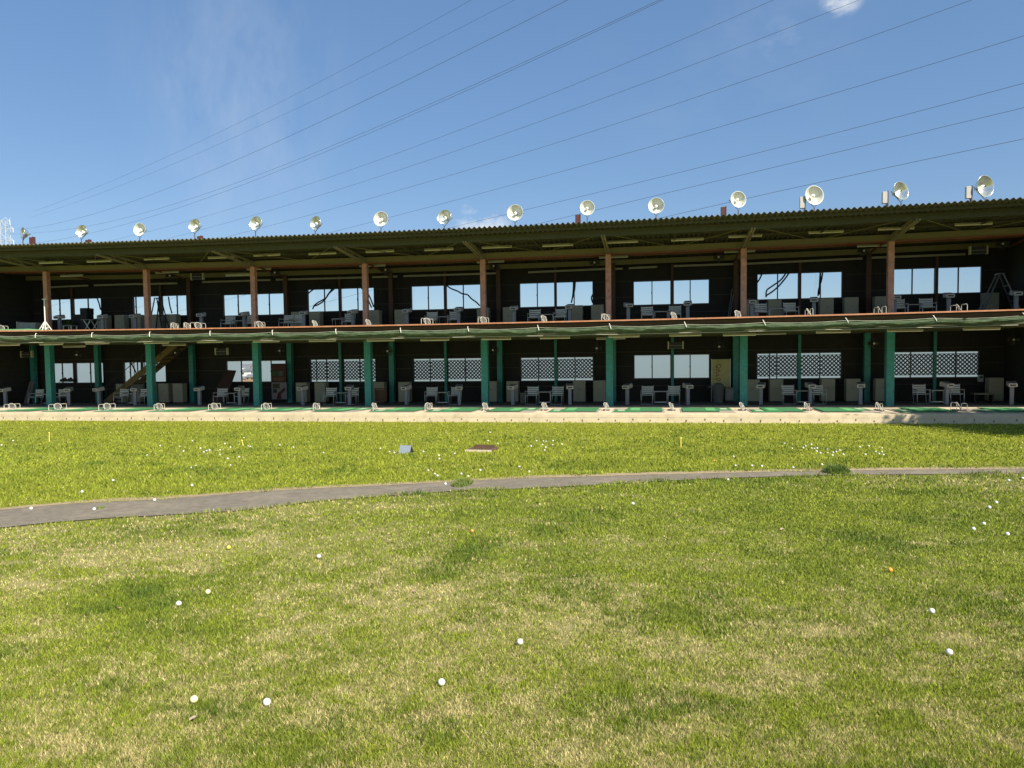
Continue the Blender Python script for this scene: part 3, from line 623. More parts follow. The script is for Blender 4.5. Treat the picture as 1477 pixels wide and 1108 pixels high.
for x, y0_, x2, y2 in ((1049, 457, 1056, 417), (1051.5, 457, 1057.5, 425)):
    a = atY(x, y0_, 2.3); b = atY(x2, y2, 2.9); tag(MB().tube([(a.x, 2.3, Zd(a.x)), b], .028, 7).build('leaning_pole', ladderm), 'pale pole leaning on the upper back wall beside the seventh pink post', 'pole', 'pair of poles leaning on the upper back wall')
# tripod stand by the first pink post
p = atY(70.5, 472, -2.3); t = thing('tripod_stand', 'white tripod stand at the deck edge before the first pink post', 'stand', (p.x, -2.5, Zd(p.x)))
ht = atY(70.5, 431, -2.5).z-Zd(p.x); MB().tube([(0, 0, .02), (0, 0, ht)], .026, 8).build('pole', whitep, t); MB().lathe([(.045, .28), (.05, .36), (.045, .44)], 12).build('collar', whitep, t)
for k in range(4):
    a = PI/2*k+.3; c, s_ = math.cos(a), math.sin(a); MB().bar((.04*c, .04*s_, .4), (.29*c, .29*s_, .01), .035, .03).build('leg', whitep, t); MB().bar((.02*c, .02*s_, .08), (.17*c, .17*s_, .20), .025, .02).build('strut', whitep, t)
MB().box(-.09, .11, -.03, .03, ht-.03, ht).build('top_plate', whitep, t)
# box on its side
p = atY(32, 470, -1.0); Z_ = Zd(p.x); a = XY(28, -1.2, 468); b = XY(63, -.8, 468)
t = thing('tipped_crate', 'pale grey crate tipped on its side at the left end of the upper deck', 'crate', ((a+b)/2, -1.0, Z_+.075)); w_ = (b-a)/2
MB().box(-w_, w_, -.3, .3, 0, .38).build('body', greym, t, bevel=.02); MB().box(-w_-.03, -w_-.002, -.34, .34, .02, .43).build('lid', mat('crate_lid', (.40, .38, .35), .7), t)
# trestle with crossed legs, stools and dark boxes on the left of the upper deck
p = atY(131, 470, .2); t = thing('trestle_table', 'folding trestle table with crossed pale legs on the left upper deck', 'trestle', (p.x, .2, Zd(p.x))); 
for yy in (-.25, .25):
    mb = MB(); mb.bar((-.22, yy, 0), (.2, yy+.0, .62), .03, .03); mb.bar((.22, yy+.035, 0), (-.2, yy+.035, .62), .03, .03); mb.build('crossed_legs', chairm, t)
MB().box(-.3, .3, -.32, .36, .625, .65).build('table_top', greym, t)
p = atY(101, 470, -.3); t = thing('low_stool', 'low square stool with pale legs near the first pink post', 'stool', (p.x, -.3, Zd(p.x)))
MB().box(-.24, .24, -.2, .2, .33, .37).build('seat', greym, t)
for sx in (-.21, .21):
    for sy in (-.17, .17): MB().box(sx-.018, sx+.018, sy-.018, sy+.018, 0, .33).build('leg', chairm, t)
for x, y, w_, h_, lab in ((120, 447.5, .85, .5, 'dark carton before the left upper window, lower of two'), (126, 440, .4, .32, 'small dark carton stacked behind the trestle table')):
    p = atY(x, 466, 2.2); t = thing('dark_carton', lab, 'carton', (p.x, 2.2, Zd(p.x) if w_ > .5 else Zd(p.x)+1.04)); hh = (atY(x, y, 2.2).z-Zd(p.x)) if w_ > .5 else .32
    if w_ > .5: hh = 1.04
    MB().box(-w_/2, w_/2, -.25, .25, 0, hh).build('carton_body', blackm, t, bevel=.01); MB().box(-w_/2+.02, w_/2-.02, -.03, .03, hh+.001, hh+.006).build('tape', greym, t)
p = atY(91, 452, 1.3); t = thing('potted_plant', 'small dark leafy plant beside the console in the first upper window', 'plant', (p.x, 1.6, Zd(p.x)))
MB().lathe([(.09, 0), (.12, .22), (.11, .24), (0, .22)], 12).build('pot', greym, t); mb = MB()
for k in range(26):
    a = random.uniform(0, 6.28); l = random.uniform(.2, .5); z = random.uniform(.4, .75); c, s_ = math.cos(a), math.sin(a); mb.add([(0, 0, .22), (.05*s_+l*.4*c, -.05*c+l*.4*s_, z*.8), (l*c*.6, l*s_*.6, z+.1), (-.05*s_+l*.4*c, .05*c+l*.4*s_, z*.8)], [(0, 1, 2, 3)])
mb.build('leaves', foliagem, t)
# hanging cables in front of the upper windows
cabs = [([(444, 424), (450, 419), (458, 414), (463, 410)], 2.9, 'black cable slanting over the top left corner of the fourth upper window'),
 ([(451, 446), (454, 440), (463, 434), (470, 430), (475, 423), (482, 417), (487, 412)], 2.9, 'thick wavy black cable rising across the fourth upper window'),
 ([(452, 442), (460, 439), (468, 433), (473, 425), (479, 417), (484, 411)], 2.86, 'second black cable twisted beside the wavy one at the fourth upper window'),
 ([(519, 413), (524, 419), (529, 428), (533, 437), (536, 444)], 2.9, 'black cable dropping behind the fourth pink post'),
 ([(531, 424), (535, 432), (539, 443)], 2.85, 'short black cable just right of the fourth pink post'),
 ([(642, 410), (650, 416), (660, 420), (667, 424), (674, 425), (680, 431), (687, 436), (692, 441)], 2.9, 'thick black cable sagging diagonally across the right half of the fifth upper window'),
 ([(824, 437), (826, 428), (827, 415), (827, 402)], 2.9, 'black cable hanging down the middle of the sixth upper window'),
 ([(825, 432), (828.5, 420), (830, 402)], 2.84, 'thinner black cable twinned with the one in the sixth upper window'),
 ([(855, 437), (853, 430), (855, 425)], 2.9, 'short black cable at the right edge of the sixth upper window'),
 ([(1092, 408), (1096, 402), (1099, 395), (1101, 390)], 2.9, 'black cable cutting the top left corner of the eighth upper window'),
 ([(1105, 429), (1106, 419), (1115, 412), (1125, 405), (1131, 398), (1135, 391)], 2.9, 'upper black cable of the pair sweeping up the eighth upper window'),
 ([(1106, 426), (1115, 420), (1123, 413), (1130, 405), (1136, 397), (1140, 390)], 2.84, 'lower black cable of the pair sweeping up the eighth upper window'),
 ([(1180, 427), (1181, 417), (1185, 403), (1187, 388)], 2.9, 'thick black cable hanging in the right half of the eighth upper window'),
 ([(1182, 425), (1182, 412), (1183.5, 390)], 2.84, 'straight black cable beside the thick one in the eighth upper window'),
 ([(243, 428), (245, 441), (248, 452)], 2.9, 'dark cable slanting in the right half of the second upper window'),
 ([(140, 430), (143, 438), (145, 447)], 2.9, 'dark cable at the right edge of the first upper window'),
 ([(188, 522), (194, 533), (198.5, 545), (196, 551)], 2.7, 'dark curved cable in front of the lower window by the stairs')]
for pts, Y, lab in cabs:
    P = [atY(x, y, Y) for x, y in pts]; Q = []
    for i in range(len(P)-1):
        for k in range(4):
            u = k/4; q0 = P[max(0, i-1)]; q1 = P[i]; q2 = P[i+1]; q3 = P[min(len(P)-1, i+2)]
            Q.append(.5*((2*q1)+(q2-q0)*u+(2*q0-5*q1+4*q2-q3)*u*u+(3*q1-q0-3*q2+q3)*u**3))
    Q.append(P[-1]); tag(MB().tube(Q, .034, 7).build('hanging_cable', cablem), lab, 'cable', 'black cables hanging before the windows')
# notice board
p = atY(402, 578, 2.5); a = XY(391.5, 2.5); b = XY(413, 2.5); zt = atY(402, 524.5, 2.5).z; zm = atY(402, 551.5, 2.5).z; zb = atY(402, 576, 2.5).z; w_ = (b-a)/2
t = thing('notice_board', 'dark red notice board over a pale poster beside the third green post', 'notice board', ((a+b)/2, 2.5, 0))
MB().box(-w_, w_, -.05, .05, zm, zt).build('upper_panel', boardm, t, bevel=.01)
for k, (u0, u1, v0, v1, m) in enumerate(((.1, .42, .35, .6, mat('note_green', (.04, .10, .03), .8)), (.46, .8, .35, .6, mat('note_grey', (.1, .1, .09), .8)), (.1, .85, .68, .9, posterr), (.1, .85, .08, .28, orangeb))):
    MB().box(-w_+2*w_*u0, -w_+2*w_*u1, -.056, -.051, zm+(zt-zm)*v0, zm+(zt-zm)*v1).build('notice', m, t)
pw = MB().box(-w_, w_, -.04, .03, zb, zm-.01).build('poster', posterw, t)
MB().add([(-w_*.35, -.045, zb+.02), (w_*.3, -.045, zb+.02), (w_*.25, -.045, zb+.28), (w_*.8, -.045, zb+.42), (w_*.8, -.045, zb+.62), (w_*.2, -.045, zb+.40), (-w_*.2, -.045, zb+.3)], [tuple(range(7))]).build('red_figure', posterr, pw)
MB().box(-w_*.85, w_*.1, -.046, -.041, zm-.30, zm-.06).build('photo_panel', mat('photo_dark', (.08, .07, .03), .8), pw); MB().box(-w_*.8, -w_*.3, -.046, -.041, zm-.52, zm-.34).build('photo_panel', blackm, pw)
MB().box(-w_, -w_+.04, 0, .04, 0, zb).build('leg', blackm, t); MB().box(w_-.04, w_, 0, .04, 0, zb).build('leg', blackm, t)
# yellow banner with lettering
a = XY(1026.8, 2.75); b = XY(1053, 2.75); zt = atY(1040, 518.3, 2.75).z; zb = atY(1040, 562, 2.75).z; w_ = (b-a)/2
t = thing('banner_stand', 'yellowish upright banner with dark red lettering right of the plain white window', 'banner', ((a+b)/2, 2.75, 0))
MB().box(-w_, w_, -.012, .012, zb, zt).build('cloth', bannerm, t); MB().box(-w_-.03, -w_, -.02, .02, 0, zt+.03).build('side_pole', steelg, t); MB().box(w_, w_+.03, -.02, .02, 0, zt+.03).build('side_pole', steelg, t)
def text(s_, size, x, z, m, parent, Y=-.016, rot=0., name='lettering', ext=.002):
    cu = bpy.data.curves.new(name, 'FONT'); cu.body = s_; cu.size = size; cu.extrude = ext; cu.align_x = 'CENTER'; cu.align_y = 'CENTER'; cu.materials.append(m)
    tmp = bpy.data.objects.new(name, cu); C.objects.link(tmp); bpy.context.view_layer.update(); me_ = bpy.data.meshes.new_from_object(tmp.evaluated_get(bpy.context.evaluated_depsgraph_get())); bpy.data.objects.remove(tmp); bpy.data.curves.remove(cu)
    o = bpy.data.objects.new(name, me_); C.objects.link(o); o.parent = parent; o.location = (x, Y, z); o.rotation_euler = (PI/2, rot, 0); return o
hz = zt-zb
for k, ch in enumerate('QAs0'): text(ch, .26, -w_*.28, zb+hz*(.77-.145*k), redink, t, rot=PI/2)
text('I', .16, -w_*.3, zb+hz*.93, redink, t); text('II', .22, -w_*.32, zb+hz*.15, mat('olive_ink', (.12, .11, .02), .8), t)
for k in range(5): MB().box(-w_*.58, -w_*.46, -.017, -.013, zb+hz*(.72-.1*k), zb+hz*(.77-.1*k)).build('small_lettering', mat('rust_ink', (.35, .12, .03), .8), t)
p = atY(1036, 579, 2.1); t = thing('rubbish_bin', 'round grey rubbish bin with a domed lid under the yellowish banner', 'bin', (p.x, 2.1, 0))
MB().lathe([(.2, 0), (.22, .05), (.25, .62), (.26, .64)], 20).build('body', binm, t); MB().lathe([(.27, .63), (.25, .74), (.15, .85), (0, .88)], 20).build('lid', binm, t); MB().tube([(-.45, 0, .66), (-.3, 0, .72), (-.2, 0, .74)], .02, 6).build('handle', greym, t)
p = atY(1051.5, 579, 2.2); t = thing('square_bin', 'square grey bin right of the domed one beside the rear green post', 'bin', (p.x, 2.2, 0))
MB().box(-.17, .17, -.17, .17, .1, .62).build('body', greym, t, bevel=.02); MB().box(-.18, .18, -.18, .18, .62, .66).build('lid', binm, t, bevel=.01); MB().box(-.12, .12, -.12, .12, 0, .098).build('foot', blackm, t)
# poster on the cabinet by the fourth green post
a = XY(540, 2.2); b = XY(556.5, 2.2); zt = atY(548, 559.8, 2.2).z; zb = atY(548, 579, 2.2).z
t = thing('printed_panel', 'orange brown printed panel leaning on the cabinet behind the fourth green post', 'panel', ((a+b)/2, 2.19, 0)); w_ = (b-a)/2
MB().box(-w_, w_, 0, .02, zb, zt).build('board', orangeb, t); MB().box(-w_*.3, w_*.55, -.006, -.001, zb+.15, zt-.15).build('picture', mat('pic_brown', (.16, .10, .05), .8), t); MB().box(-w_*.8, w_*.7, -.006, -.001, zt-.1, zt-.04).build('heading', mat('pic_pale', (.28, .2, .13), .8), t)
# small box, leaning boards, stairs
p = atY(755, 573, 2.4); t = thing('small_box', 'small dark box on the floor beside the cabinet left of a trellis window', 'box', (p.x, 2.4, 0)); MB().box(-.13, .13, -.15, .15, 0, .42).build('body', binm, t, bevel=.01); MB().box(-.14, .14, -.16, .16, .422, .45).build('lid', cabm, t)
a = atY(315, 560, 2.2); b = atY(328, 532, 2.7); t = thing('leaning_board', 'dark brown board leaning on the wall left of the open window', 'board', (a.x, 2.2, 0))
MB().add([(-.55, 0, .0), (.3, 0, 0), (.62, .6, 1.62), (.05, .6, 1.66), (-.55, .05, 0), (.3, .05, 0), (.62, .65, 1.62), (.05, .65, 1.66)], [(0, 1, 2, 3), (7, 6, 5, 4), (0, 4, 5, 1), (1, 5, 6, 2), (2, 6, 7, 3), (3, 7, 4, 0)]).build('board_face', boardm, t); MB().bar((-.5, -.02, .1), (.1, .57, 1.62), .05, .03).build('batten', brownpost, t)
a = atY(194.5, 553, 2.1); b = atY(263, 495, 2.1); t = thing('staircase', 'ochre steel staircase climbing right behind the second green post', 'stairs', (a.x, 2.1, a.z)); d = b-a
zlow = -a.z; ratio = d.x/d.z; x_low = zlow*ratio
for yy in (-.4, .4): MB().bar((x_low, yy, zlow+.05), (d.x, yy, d.z), .05, .30).build('stringer', stairm, t)
n = int((d.z-zlow)/.2)
for k in range(1, n): z = zlow+k*.2; MB().box(z*ratio-.02, z*ratio+.25, -.37, .37, z-.015, z+.015).build('tread', brownpost, t)
for yy in (-.44,): MB().tube([(x_low+.2, yy, zlow+.95), (d.x+.1, yy, d.z+.9)], .02, 6).build('handrail', blackm, t)
for k in range(5): u = k/4; MB().tube([(x_low+(d.x-x_low)*u+.1, -.44, zlow+(d.z-zlow)*u+.1), (x_low+(d.x-x_low)*u+.12, -.44, zlow+(d.z-zlow)*u+.93)], .015, 6).build('baluster', blackm, t)
for k, x in enumerate((193.5, 198.5, 203.5, 208.5)): X = XY(x, 2.85); tag(MB().tube([(X, 2.85, .0), (X, 2.85, 2.3)], .03 if k == 1 else .018, 6).build('upright_rod', blackm), 'thin dark upright rod in front of the lower window behind the stairs', 'rod', 'dark rods before the lower window by the stairs')
# leaning panels and bits at the far left and right of the ground floor
for k, x in enumerate((35, 39)): X = XY(x, 2.3, 570); t = thing('leaning_plank', ['narrow grey panel leaning at the far left of the ground floor', 'second narrow grey panel leaning right of the first at the far left'][k], 'panel', (X, 2.3, 0)); MB().add([(-.07, 0, 0), (.07, 0, 0), (.03, .5, 1.15), (-.11, .5, 1.15), (-.07, .03, 0), (.07, .03, 0), (.03, .53, 1.15), (-.11, .53, 1.15)], [(0, 1, 2, 3), (7, 6, 5, 4), (0, 4, 5, 1), (1, 5, 6, 2), (2, 6, 7, 3), (3, 7, 4, 0)]).build('panel_face', greym, t); MB().bar((-.08, -.012, .3), (.05, -.012, .3), .02, .02).build('batten', cabd, t)
p = atY(1417, 570, 1.8); t = thing('low_bench', 'low dim bench in the shade at the right end of the ground floor', 'bench', (p.x, 1.8, 0)); MB().box(-.38, .38, -.18, .18, .34, .40).build('seat', mat('bench_wood', (.22, .2, .14), .7), t)
for sx in (-.33, .33): MB().box(sx-.03, sx+.03, -.15, .15, 0, .338).build('leg', blackm, t)
p = atY(1417, 545, 2.9); t = thing('wall_box', 'small pale box on the back wall right of the last trellis window', 'box', (p.x, 3.1, p.z)); MB().box(-.09, .09, -.08, .08, -.18, .12).build('body', consh, t, bevel=.01); MB().box(-.05, .05, -.092, -.082, -.02, .06).build('dial', blackm, t)
# plant silhouettes on the sill of the first lower window
p = atY(94, 551, 2.95); t = thing('ornament', 'dark knobbly ornament on the sill of the first lower window', 'ornament', (p.x, 3.08, p.z)); mb = MB()
for k in range(7): mb.lathe([(0, 0), (.07+.05*math.sin(k*2.1)**2, .05), (.06, .12+.04*(k % 3)), (0, .16+.05*(k % 3))], 8, Matrix.Translation((-.36+k*.12, 0, 0)))
mb.build('shape', blackm, t); MB().box(-.5, .5, -.06, .06, -.02, 0).build('shelf', blackm, t)
# ------------------------------------------------------------------ lawn, path, far land
def Zg(X, Y):
    d = Y-CAM.y; base = .085-.0147*d if d < 40 else .085-.0147*40
    n = .035*mnoise.noise((X*.12, Y*.12, 3.3))+.012*mnoise.noise((X*.5, Y*.5, 8.))
    edge = min(1, max(0, (KY-.1-Y)/2.0))
    return base + n*edge
GZ = Zg(20, KY)
def ground(x, y):
    d = ray(x, y); t = 2.
    for _ in range(60):
        p = CAM+d*t; zz = Zg(p.x, p.y); t = (zz-CAM.z)/d.z if d.z < -1e-4 else t
        t = min(max(t, .5), 400)
    return CAM+d*t
pu = [(-60, 744), (0, 737), (100, 728), (222, 722), (350, 712), (480, 705), (560, 701), (640, 697), (760, 690.5), (900, 687), (1050, 683.3), (1130, 681), (1200, 680), (1300, 678.6), (1400, 678), (1540, 677.5)]
pl = [(-60, 769), (0, 763), (80, 754), (160, 748), (250, 743), (350, 737), (480, 722), (560, 716), (640, 710.5), (740, 706.5), (900, 697.5), (1050, 690.5), (1130, 688.3), (1200, 686.6), (1300, 685.4), (1400, 684.6), (1540, 684)]
PU = sorted([(p.x, p.y) for p in (ground(*q) for q in pu)]); PL = sorted([(p.x, p.y) for p in (ground(*q) for q in pl)])
def ext(P):
    P = np.array(P); a = P[0]+(P[0]-P[2])*6; b = P[-1]+(P[-1]-P[-3])*4; P = np.vstack([a, P, b]); return P[np.argsort(P[:, 0])]
PU, PL = ext(PU), ext(PL)
def wob(x, s_, a): return a*np.array([mnoise.noise((float(q)*s_, 1.7, 4.4)) for q in np.atleast_1d(x)])
def path_up(x): return np.interp(x, PU[:, 0], PU[:, 1])
def path_lo(x): return np.interp(x, PL[:, 0], PL[:, 1])
# numpy value noise used for where which grass grows
_T = rng.random((256, 256))
def vnoise(x, y, s_, ox=0, oy=0):
    x = np.asarray(x)*s_+ox+1000; y = np.asarray(y)*s_+oy+1000; xi = np.floor(x).astype(int); yi = np.floor(y).astype(int); fx = x-xi; fy = y-yi
    fx = fx*fx*(3-2*fx); fy = fy*fy*(3-2*fy); T = lambda a, b: _T[a % 256, b % 256]
    return (T(xi, yi)*(1-fx)+T(xi+1, yi)*fx)*(1-fy)+(T(xi, yi+1)*(1-fx)+T(xi+1, yi+1)*fx)*fy
def fbm(x, y, s_, n=4, o=0): 
    r = 0; a = .5; tot = 0
    for k in range(n): r = r+a*vnoise(x, y, s_*2**k, 17.3*k+o, 9.1*k+o); tot += a; a *= .55
    return r/tot
# named patches of turf: (pixel centre, radius px x, y, straw amount, lushness)
patches = [(190, 862, 120, 34, -.5, .55), (225, 872, 50, 16, -.5, .7), (40, 850, 150, 60, .42, 0), (420, 860, 150, 60, .12, 0), (650, 860, 180, 55, .38, 0), (900, 755, 340, 62, -.42, .05), (1120, 720, 380, 30, -.3, .0), (1320, 770, 230, 85, -.35, .1), (1050, 900, 200, 60, .30, 0), (560, 930, 170, 60, .22, 0), (330, 1040, 200, 60, .22, 0), (720, 1010, 200, 40, .22, 0), (1180, 960, 200, 50, .30, 0), (60, 1080, 120, 60, .2, 0), (430, 1080, 60, 40, -.3, .3), (380, 890, 70, 20, -.2, .3), (1400, 880, 130, 60, -.1, .15), (1300, 1060, 200, 50, .2, 0), (200, 780, 260, 24, .18, 0), (700, 740, 80, 16, -.25, .35), (260, 768, 120, 10, -.2, .35)]
PG = []
for x, y, rx, ry, st, lu in patches:
    c = ground(x, y); e = ground(x+rx, y); f1 = ground(x, y-ry); f2 = ground(x, y+ry); PG.append((c.x, (f1.y+f2.y)/2, abs(e.x-c.x), abs(f1.y-f2.y)/2, st, lu))
def turf(x, y):
    """straw share (0..1) and lush share of the turf at ground points"""
    pu_, pl_ = path_up(x), path_lo(x)
    n = fbm(x, y, .45, 5); n2 = fbm(x, y, 2.2, 3, 50); n3 = fbm(x, y, .9, 3, 90)
    near = np.clip((pl_-y)/1.5, 0, 1); n6 = fbm(x, y, 14., 2, 250); n5 = fbm(x, y, 1.7, 2, 210); lu0 = np.clip((n5-.60)*7, 0, 1); st = .40+.30*(n-.5)+.8*(n2-.5)+1.0*(n6-.5); lu = .15+1.3*(n3-.55)
    n4 = fbm(x, y, 7., 2, 170); st = st+.95*(n4-.5); lu = lu+.8*(n4-.5)*(n > .3); st = np.where(y > pl_, .04+.35*(n-.5)+.3*(n2-.5), st)
    for cx, cy, rx, ry, a, b in PG:
        g = np.exp(-(((x-cx)/rx)**2+((y-cy)/ry)**2))*np.clip(.35+2.2*(fbm(x, y, 2.6, 3, 130+int(cx*10) % 50)-.3), 0, 1.5); st = st+(.62 if a > 0 else 1.15)*a*g; lu = lu+b*g
    st = st+.30*np.clip((11.0-(pl_-y))/11, 0, 1)*0
    lu = lu+lu0*.5; st = st-lu0*.2; lu = lu - .5*np.clip((y-(KY-3.5))/3, 0, 1)
    return np.clip(st, .02, .95), np.clip(lu, 0, 1)
GREEN = np.array((.262, .308, .032)); LUSH = np.array((.115, .175, .022)); STRAW = np.array((.52, .45, .195)); YEL = np.array((.315, .345, .028)); 
def turf_colour(x, y, straw_pick, lush, rnd):
    far = np.clip((y-path_lo(x))/2.0, 0, 1)[:, None]*np.clip(.35+.5*np.clip((y+14)/9, 0, 1), 0, 1)[:, None]
    g = GREEN*(1-far)+YEL*far; g = g*(1-lush[:, None])+LUSH*lush[:, None]
    c = np.where(straw_pick[:, None], STRAW[None, :], g); return c*(.42+1.16*rnd[:, None])
# terrain sheet
def axis(a, b, fine0, fine1, fs, cs):
    L_ = [fine0]; s_ = fs
    while L_[-1] < fine1: L_.append(L_[-1]+fs)
    s_ = fs
    while L_[-1] < b: s_ = min(s_*1.35, cs); L_.append(L_[-1]+s_)
    out = []; q = fine0; s_ = fs
    while q > a: s_ = min(s_*1.35, cs); q -= s_; out.append(q)
    return np.array(out[::-1]+L_)
gx = axis(-3000, 3000, -14, 56, .22, 250); gy = axis(-200, KY+.1, -33, KY+.02, .14, 60); gy = np.concatenate([gy[gy < KY-.02], [KY+.3, 4.5, 8, 14, 25, 45, 80, 140, 250, 500, 1000, 2000, 4000]])
GXm, GYm = np.meshgrid(gx, gy); Z = np.zeros_like(GXm)
for i in range(GXm.shape[0]):
    for k in range(GXm.shape[1]):
        X, Y = GXm[i, k], GYm[i, k]
        if Y < 6: Z[i, k] = Zg(X, Y)
        else: Z[i, k] = GZ-.2-min(26, (Y-6)*.16)
nx_, ny_ = len(gx), len(gy)
vs = np.stack([GXm.ravel(), GYm.ravel(), Z.ravel()], 1); idx = np.arange(nx_*ny_).reshape(ny_, nx_)
q = np.stack([idx[:-1, :-1], idx[:-1, 1:], idx[1:, 1:], idx[1:, :-1]], -1).reshape(-1, 4)
me = bpy.data.meshes.new('lawn'); me.from_pydata(vs.tolist(), [], q.tolist()); me.polygons.foreach_set('use_smooth', np.ones(len(q), bool))
stv, luv = turf(vs[:, 0], vs[:, 1]); base = (GREEN*.5)[None, :]*(1-stv[:, None])+(STRAW*.55)[None, :]*stv[:, None]  # base darker than the blades, painting shade into the gaps between them
fb = np.clip((vs[:, 1]-path_lo(vs[:, 0]))/2, 0, 1)[:, None]; base = base*(1-fb)+YEL*.62*fb
dry = np.exp(-((vs[:, 1]-path_up(vs[:, 0])-.12)/.22)**2)[:, None]; base = base*(1-dry)+np.array((.34, .25, .13))*dry
fy = np.clip((vs[:, 1]-12)/40, 0, 1)[:, None]; base = base*(1-fy)+np.array((.13, .16, .10))*fy
ca = me.color_attributes.new('grass_colour', 'FLOAT_COLOR', 'POINT'); ca.data.foreach_set('color', np.concatenate([base, np.ones((len(base), 1))], 1).astype(np.float32).ravel())
me.materials.append(soilm); lawn = bpy.data.objects.new('lawn', me); C.objects.link(lawn); lawn['kind'] = 'structure'
# path strip
mb = MB(); xs = np.arange(-30, 62, .16); vs = []; fs = []; nc = 7
for x in xs:
    a = float(path_up(x))+float(wob(x, .8, .06)[0])+float(wob(x, 4., .025)[0]); b = float(path_lo(x))+float(wob(x+50, .8, .06)[0])+float(wob(x+90, 4., .03)[0])
    for k in range(nc): y = b+(a-b)*k/(nc-1); vs.append((x, y, Zg(x, y)+.012))
for i in range(len(xs)-1):
    for k in range(nc-1): a = i*nc+k; fs.append((a, a+nc, a+nc+1, a+1))
path = MB().add(vs, fs, True).build('path', asphalt); path['kind'] = 'structure'
vs = []; fs = []; nc = 3
for x in xs:
    a = float(path_up(x))+float(wob(x, .8, .06)[0])-.02; w_ = .34+.10*mnoise.noise((x*3, 2, 9))
    for k in range(nc): y = a+w_*k/(nc-1); vs.append((x, y, Zg(x, y)+.016-.002*k))
for i in range(len(xs)-1):
    for k in range(nc-1): a = i*nc+k; fs.append((a, a+nc, a+nc+1, a+1))
e = MB().add(vs, fs, True).build('dry_verge', drysand); e['kind'] = 'structure'
# grass blades as one mesh: short triangles, denser and finer near the viewer
def blades(n, zmin, zmax, side):
    u = rng.random(n); a = .35                                     # depth distribution thinning with distance
    p_ = -1.15; z = ((zmin**p_)*(1-u)+(zmax**p_)*u)**(1/p_)
    lat = (rng.random(n)*2-1)*(z*.80+side)
    x = CAM.x+_f.x/math.hypot(_f.x, _f.y)*z+_r0.x*lat; y = CAM.y+_f.y/math.hypot(_f.x, _f.y)*z+_r0.y*lat
    return x, y, z
NB = 1450000
x, y, z = blades(NB, 2.0, 36, 1.8)
pu_, pl_ = path_up(x), path_lo(x); jit_ = (vnoise(x, y, 3.0)-.5)*.18; jlo = jit_+(vnoise(x, y*0, 1.6)-.4)*.34+(vnoise(x, y*0, 6.)-.5)*.12
ok = (y < KY-.03) & ~((y > pl_-.02+jlo) & (y < pu_+.06+jit_*1.6+.34*(vnoise(x, y*0, .7)-.4)))
x, y, z = x[ok], y[ok], z[ok]; n = len(x)
st, lu = turf(x, y); dens = rng.random(n); ok = dens < (1-.35*st); x, y, z, st, lu = x[ok], y[ok], z[ok], st[ok], lu[ok]; n = len(x)
gz = np.array([Zg(float(a), float(b)) for a, b in zip(x, y)])
straw = rng.random(n) < st*.95
hgt = (.018+.015*rng.random(n))*(1+.55*lu)*np.where(straw, .72, 1)*np.clip(z/9, .85, 1.5); hgt *= 1+.6*np.exp(-((y-path_lo(x)-.02)/.12)**2); hgt += .045*np.exp(-((y-(KY-.1))/.14)**2)*rng.random(n)
wid = (.0030+.0022*rng.random(n))*np.clip(z/5.2, .62, 4.5)
ang = rng.random(n)*2*PI; lean = hgt*(.25+.75*rng.random(n))*np.where(straw, 1.05, 1); la = rng.random(n)*2*PI
dx, dy = np.cos(ang)*wid, np.sin(ang)*wid
V = np.empty((n, 3, 3), np.float32)
V[:, 0] = np.stack([x-dx, y-dy, gz-.003], 1); V[:, 1] = np.stack([x+dx, y+dy, gz-.003], 1); V[:, 2] = np.stack([x+np.cos(la)*lean, y+np.sin(la)*lean, gz+hgt], 1)
col = turf_colour(x, y, straw, lu, rng.random(n))
me = bpy.data.meshes.new('grass_blades'); me.vertices.add(3*n); me.vertices.foreach_set('co', V.ravel()); me.loops.add(3*n); me.loops.foreach_set('vertex_index', np.arange(3*n, dtype=np.int32))
me.polygons.add(n); me.polygons.foreach_set('loop_start', np.arange(0, 3*n, 3, dtype=np.int32)); me.update(calc_edges=False)
ca = me.color_attributes.new('grass_colour', 'FLOAT_COLOR', 'POINT'); cc = np.ones((n, 3, 4), np.float32); cc[:, :, :3] = col[:, None, :]; ca.data.foreach_set('color', cc.ravel())
me.materials.append(grassm); go = bpy.data.objects.new('grass_blades', me); C.objects.link(go); go['kind'] = 'stuff'; go['label'] = 'short mown lawn grass with dry straw coloured patches'; 
del V, cc
# tufts on the path
def tuft(label, cx, cy, rx, ry, h, n, col_, name='grass_tuft'):
    c = ground(cx, cy); mb = MB(); sx = abs(ground(cx+rx, cy).x-c.x); sy = ry
    for k in range(n):
        a = random.uniform(0, 2*PI); r_ = math.sqrt(random.random()); X = sx*r_*math.cos(a); Y = sy*r_*math.sin(a); hh = h*(1-.6*r_*r_)*random.uniform(.5, 1.2); w_ = .009; b = random.uniform(0, 2*PI); l = hh*random.uniform(.2, .8); th = random.uniform(0, 6.28)
        z0 = Zg(c.x+X, c.y+Y)-Zg(c.x, c.y)
        mb.add([(X-w_*math.cos(b), Y-w_*math.sin(b), z0), (X+w_*math.cos(b), Y+w_*math.sin(b), z0), (X+l*math.cos(th), Y+l*math.sin(th), z0+hh)], [(0, 1, 2)])
    o = mb.build(name, col_, None, (c.x, c.y, Zg(c.x, c.y))); tag(o, label, 'grass tuft'); return o
tg1 = mat('tuft_green', (.13, .18, .03), .7, var=.3); tg2 = mat('tuft_dark_green', (.085, .14, .015), .7, var=.3)
tuft('yellow green grass tuft growing across the middle of the path', 667, 700, 14, .34, .12, 900, tg1)
tuft('dark bushy grass clump at the right part of the path', 1206, 682.5, 18, .26, .17, 1100, tg2)
tuft('small weed on the path edge near the left balls', 143, 735, 6, .1, .05, 120, tg1)
